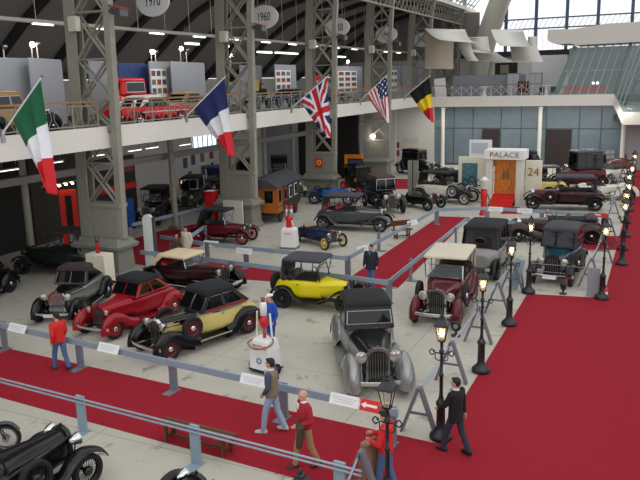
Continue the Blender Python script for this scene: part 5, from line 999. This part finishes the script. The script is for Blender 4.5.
g = G(98, 492); car('roadster', 'black open car with a long bonnet at the bottom left corner', 'car', V(-10.97, 8.47, 0), 82, wb=3.0, R=.36, rw=.25, rz1=1.15, hl=1.6, zr=1.6, zb=1.05, zc=1.12, bw=.6, paint='black', top='folded', rim='black', wheel='wire', spokes=20, lr=.13, lz=.98, spare='right', bumper=False, fender='flat', trim='steel_bright', cap='black_metal', fw=.02, shell='black_metal', lm='chrome')
g = G(217, 478, .9); car('roadster', 'black car of which only the front mudguards show at the bottom edge', 'car', V(g.x-.5, g.y-1.45, 0), 82, wb=2.6, R=.34, rw=.22, rz1=.98, hl=1.1, zr=1.5, zb=.95, zc=.95, paint='black', top='folded', rim='black', lr=.12, lz=.85, bumper=False, fender='flow', shell='black_metal', lm='chrome')
motorcycle('motorcycle with a grey mudguard at the left edge of the picture', G(6, 438, .33)*1-V(.52, .44, .33), 40)
# carriages and the caravan
carriage('carriage', 'black horse carriage with red wheels behind the landaulet', V(-19.0, 46.6, 0), -40, L=2.3, hgt=2.35)
car('brougham', 'old black closed car by the white wall under the back gallery', 'car', V(-18.6, 59.5, 0), -25, wb=2.9, R=.45, tw=.1, rw=.26, rz1=1.1, hl=.9, zr=2.15, zb=1.25, zc=1.2, bw=.62, paint='black', top='saloon', rim='black', wheel='wood', fender='flat', bumper=False, ov=.35, ws=.02, ft=.05, tailz=.1, win=2)
t = thing('caravan', 'dark wooden travelling caravan with an orange end wall and grey roof', 'caravan', V(-20.95, 37.75, 0), math.radians(100)); L, W_, Hc = 4.6, 1.0, 2.15
b = MB(); b.bb((-L/2, -W_, .65), (L/2, W_, Hc)); b.build('body', 'wood_dark', t)
b = MB(); b.bb((-L/2-.03, -W_-.02, .65), (-L/2, W_+.02, Hc)); b.bb((-L/2-.03, -W_-.03, .65), (-L/2+.9, -W_, Hc)); e_ = b.build('end_wall', 'wood_orange', t)
for y in (-.5, .5): MB().bb((-L/2-.05, y-.25, 1.25), (-L/2-.03, y+.25, 1.95)).build('window', 'glass_dark', e_)
MB().bb((-L/2+.25, -W_-.05, 1.25), (-L/2+.65, -W_-.03, 1.95)).build('window', 'glass_dark', e_)
for k in range(3):
    x = -L/2+1.5+k*1.05; f = MB().bb((x-.28, -W_-.03, 1.2), (x+.28, -W_, 1.95)).build('window_frame', 'offwhite' if k else 'wood_orange', t); MB().bb((x-.21, -W_-.045, 1.27), (x+.21, -W_-.03, 1.88)).build('pane', 'glass_dark', f)
b = MB(); b.loft([[(x, -W_-.2, Hc), (x, -W_*.5, Hc+.42), (x, 0, Hc+.5), (x, W_*.5, Hc+.42), (x, W_+.2, Hc), (x, 0, Hc-.02)] for x in (-L/2-.25, L/2+.2)], 0, False); b.build('roof', 'cloth_grey', t)
b = MB(); b.bb((-L/2, -W_-.04, .95), (L/2, -W_, 1.02)); b.bb((-L/2, -W_+.1, .5), (L/2, W_-.1, .65)); b.build('frame', 'black_metal', t)
for x in (-1.5, 1.5):
    for s in (-1, 1): m, q, k = wheel_mesh(.38, .1, 'wood', 12); w = m.build('wheel', 'rubber', t, (x, s*.9, .38)); q.build('spokes', 'wood', w)
# dark cars under the gallery
car('tourer', 'dark open tourer with a black hood behind the grey rail under the gallery', 'car', V(-27.4, 34.3, 0), -68, wb=3.0, zr=2.05, zb=1.2, zc=1.15, paint='black', top='tourer', fender='flat', bumper=False, rim='black', wheel='wood', ov=.5, lr=.14)
car('saloon', 'dark closed car right of the dark open tourer under the gallery', 'car', V(-27.9, 38.9, 0), -68, wb=3.0, zr=2.1, zb=1.25, zc=1.2, paint='green_dark', upper='black', roof='cloth_black', top='saloon', fender='flat', bumper=False, rim='black', wheel='wood', ov=.4, ws=.1, ft=.1, tailz=.1)
car('tourer', 'blue-hooded open tourer under the gallery left of the second column', 'car', V(-28.9, 43.0, 0), -68, wb=3.0, zr=2.25, zb=1.25, zc=1.2, paint='black', top='tourer', roof='navy', fender='flat', bumper=False, rim='black', wheel='wood', ov=.5)
car('tourer', 'dark open car with a hood beyond the caravan roof under the gallery', 'car', V(-27.4, 50.5, 0), -60, wb=3.0, zr=2.25, zb=1.25, paint='black', top='tourer', fender='flat', bumper=False, rim='black', wheel='wood')
car('tourer', 'cream open car behind the right end of the caravan', 'car', V(-24.0, 45.8, 0), -50, wb=2.8, zr=1.9, zb=1.1, paint='cream_paint', top='folded', fender='flat', bumper=False, rim='cream_paint', wheel='wood')
carriage('carriage', 'black closed carriage deep under the gallery behind the second column', V(-29.3, 48.3, 0), -60, wheelm='black', L=2.2, hgt=2.4)
car('tourer', 'dark covered old tourer at the far left under the gallery', 'car', V(-23.9, 23.0, 0), -165, wb=2.8, zr=1.95, zb=1.1, paint='green_dark', roof='cloth_brownblack', fender='flat', bumper=False, rim='black', top='tourer', shell='black_metal', cap='black_metal')
# far end cars
car('omnibus', 'tall red and black omnibus beyond the burgundy tourer', 'car', V(-4.9, 55.0, 0), -150, wb=2.9, R=.45, rw=.26, rz1=1.25, hl=.9, zr=2.75, zb=1.45, zc=1.35, bw=.75, paint='burgundy', upper='black', roof='grey', top='saloon', fender='flat', bumper=False, rim='burgundy', wheel='wood', ov=.4, ws=.03, ft=.04, tailz=.08, shell='black_metal')
car('veteran_car', 'pale yellow veteran car half hidden right of the cream number wall', 'car', V(-7.1, 50.2, 0), -160, wb=2.6, R=.42, rw=.22, rz1=1.0, hl=.8, zr=2.1, zb=1.1, zc=1.05, bw=.6, paint='straw', fend='straw', top='tourer', roof='grey', fender='flat', bumper=False, rim='straw', wheel='wood')
car('racing_car', 'white sports car with red wheel centres beside the far lamps', 'car', V(-2.75, 50.2, 0), 20, wb=2.6, R=.4, rw=.22, rz1=.95, hl=1.3, zr=1.2, zb=.95, zc=.95, bw=.45, cw=.38, paint='ivory', fend='ivory', top='racer', fender='flow', rim='burgundy', wheel='disc', bumper=False, ov=.8)
car('veteran_car', 'white veteran car with a brass windscreen near the back glazing', 'car', V(-3.0, 58.0, 0), -120, wb=2.4, R=.42, rw=.24, rz1=1.05, hl=.9, zr=1.9, zb=1.1, zc=1.05, paint='ivory', fend='ivory', top='folded', shell='gold', fender='flat', rim='ivory', wheel='wood', bumper=False)
car('tourer', 'black car with a pale roof line left of the white veteran car', 'car', V(-5.0, 60.5, 0), -165, wb=2.9, zr=1.95, zb=1.2, paint='black', top='tourer', roof='cloth_grey', fender='flat', rim='black', wheel='wood', bumper=False)
car('saloon', 'black old car behind the teal mural wall', 'car', V(-13.3, 53.5, 0), -10, wb=3.0, zr=1.75, zb=1.15, paint='black', top='folded', fender='flat', rim='black', wheel='wood', bumper=False)
car('saloon', 'black car behind the portal roof', 'car', V(-9.6, 58.0, 0), 170, wb=3.0, zr=2.3, zb=1.4, paint='black', top='saloon', roof='cloth_black', fender='flat', rim='black', wheel='wood', bumper=False)
p = G(596, 196); t = thing('easel', 'wooden easel post standing near the white veteran car', 'easel', V(-1.95, 56.5, 0)); b = MB(); b.bar((-.3, 0, 0), (.05, 0, 2.4), .12, .08); b.bar((.35, 0, 0), (.05, .05, 2.3), .1, .08); b.build('legs', 'wood', t); MB().bb((-.25, -.06, .9), (.3, -.02, .98)).build('ledge', 'wood', t)
# vehicles on the left gallery
def up(px, X, base=MZ): return V(X, onX(px, 100, X).y, MZ)
modern_car('convertible', 'red convertible with a white top on the gallery', up(147, -22.6), 84, 'bright_red', 'white', 1.42, 4.7)
T = up(136, -26.9); car('lorry', 'red old lorry behind the red convertible on the gallery', 'lorry', T, 85, wb=3.0, zr=2.25, zb=1.45, zc=1.4, rz1=1.4, paint='bright_red', top='saloon', fender='flow', rim='red', win=1, ft=.1, ws=.05)
modern_car('saloon', 'tan saloon behind the front of the red convertible', up(188, -25.0), 80, 'tan', 'tan', 1.45, 4.6)
modern_car('saloon', 'blue saloon on the gallery behind the motorcycles', up(292, -25.4), 85, 'navy', 'navy', 1.4, 4.6)
car('woodie', 'wood-coloured old car at the far left of the gallery', 'car', up(10, -22.9), 92, wb=2.8, zr=1.75, zb=1.2, paint='tan', upper='wood_orange', roof='tan', fend='black', top='saloon', fender='flow', rim='black', win=2, ws=.15, ft=.2, spare='rear', bumper=False)
for k, px in enumerate((248, 262, 274, 284, 336, 341)):
    motorcycle(['motorcycle nearest the second column on the gallery', 'motorcycle left of the gallery visitor by the railing', 'motorcycle right of the gallery visitor', 'motorcycle left of the third column on the gallery', 'dark motorcycle right of the third column on the gallery', 'motorcycle behind the dark one right of the third column'][k], up(px, -21.7 if k < 5 else -22.6), 90+(-1)**k*60, ['black', 'blue', 'black', 'navy', 'black', 'black'][k], 'motorcycles on the gallery')
# ------------------------------------------------------------------ light
W = bpy.data.worlds.new('sky'); S.world = W; W.use_nodes = True; nt = W.node_tree; bg = nt.nodes['Background']
tc = nt.nodes.new('ShaderNodeTexCoord'); no = nt.nodes.new('ShaderNodeTexNoise'); no.inputs['Scale'].default_value = 2.; nt.links.new(tc.outputs['Generated'], no.inputs['Vector'])
mx = nt.nodes.new('ShaderNodeMix'); mx.data_type = 'RGBA'; mx.inputs[6].default_value = (.86, .92, 1, 1); mx.inputs[7].default_value = (1, .99, .97, 1); nt.links.new(no.outputs['Fac'], mx.inputs[0]); nt.links.new(mx.outputs[2], bg.inputs['Color'])
bg.inputs['Strength'].default_value = 1.3
def sun(name, e, rot, ang):
    l = bpy.data.lights.new(name, 'SUN'); l.energy = e; l.angle = math.radians(ang); o = bpy.data.objects.new(name, l); COL.objects.link(o); o.rotation_euler = [math.radians(a) for a in rot]; return o
sun('sky_sun', .6, (18, 22, 0), 60)
def area(name, loc, size, e, col=(1, .97, .9)):
    l = bpy.data.lights.new(name, 'AREA'); l.shape = 'RECTANGLE'; l.size, l.size_y = size; l.energy = e; l.color = col; o = bpy.data.objects.new(name, l); COL.objects.link(o); o.location = loc; return o
area('gallery_light', (-28, 42, 5.7), (.5, 26), 70)
area('gallery_upper_light', (-26, 45, 10.8), (.6, 50), 700)
area('back_wall_fill', (-11, 64.2, 5.6), (18, .3), 420)  # added fill without a fitting, brightens the walls under the back gallery
S.view_settings.view_transform = 'Standard'; S.view_settings.look = 'None'; S.view_settings.gamma = 1; S.view_settings.exposure = 0.06
S.view_settings.use_curve_mapping = False
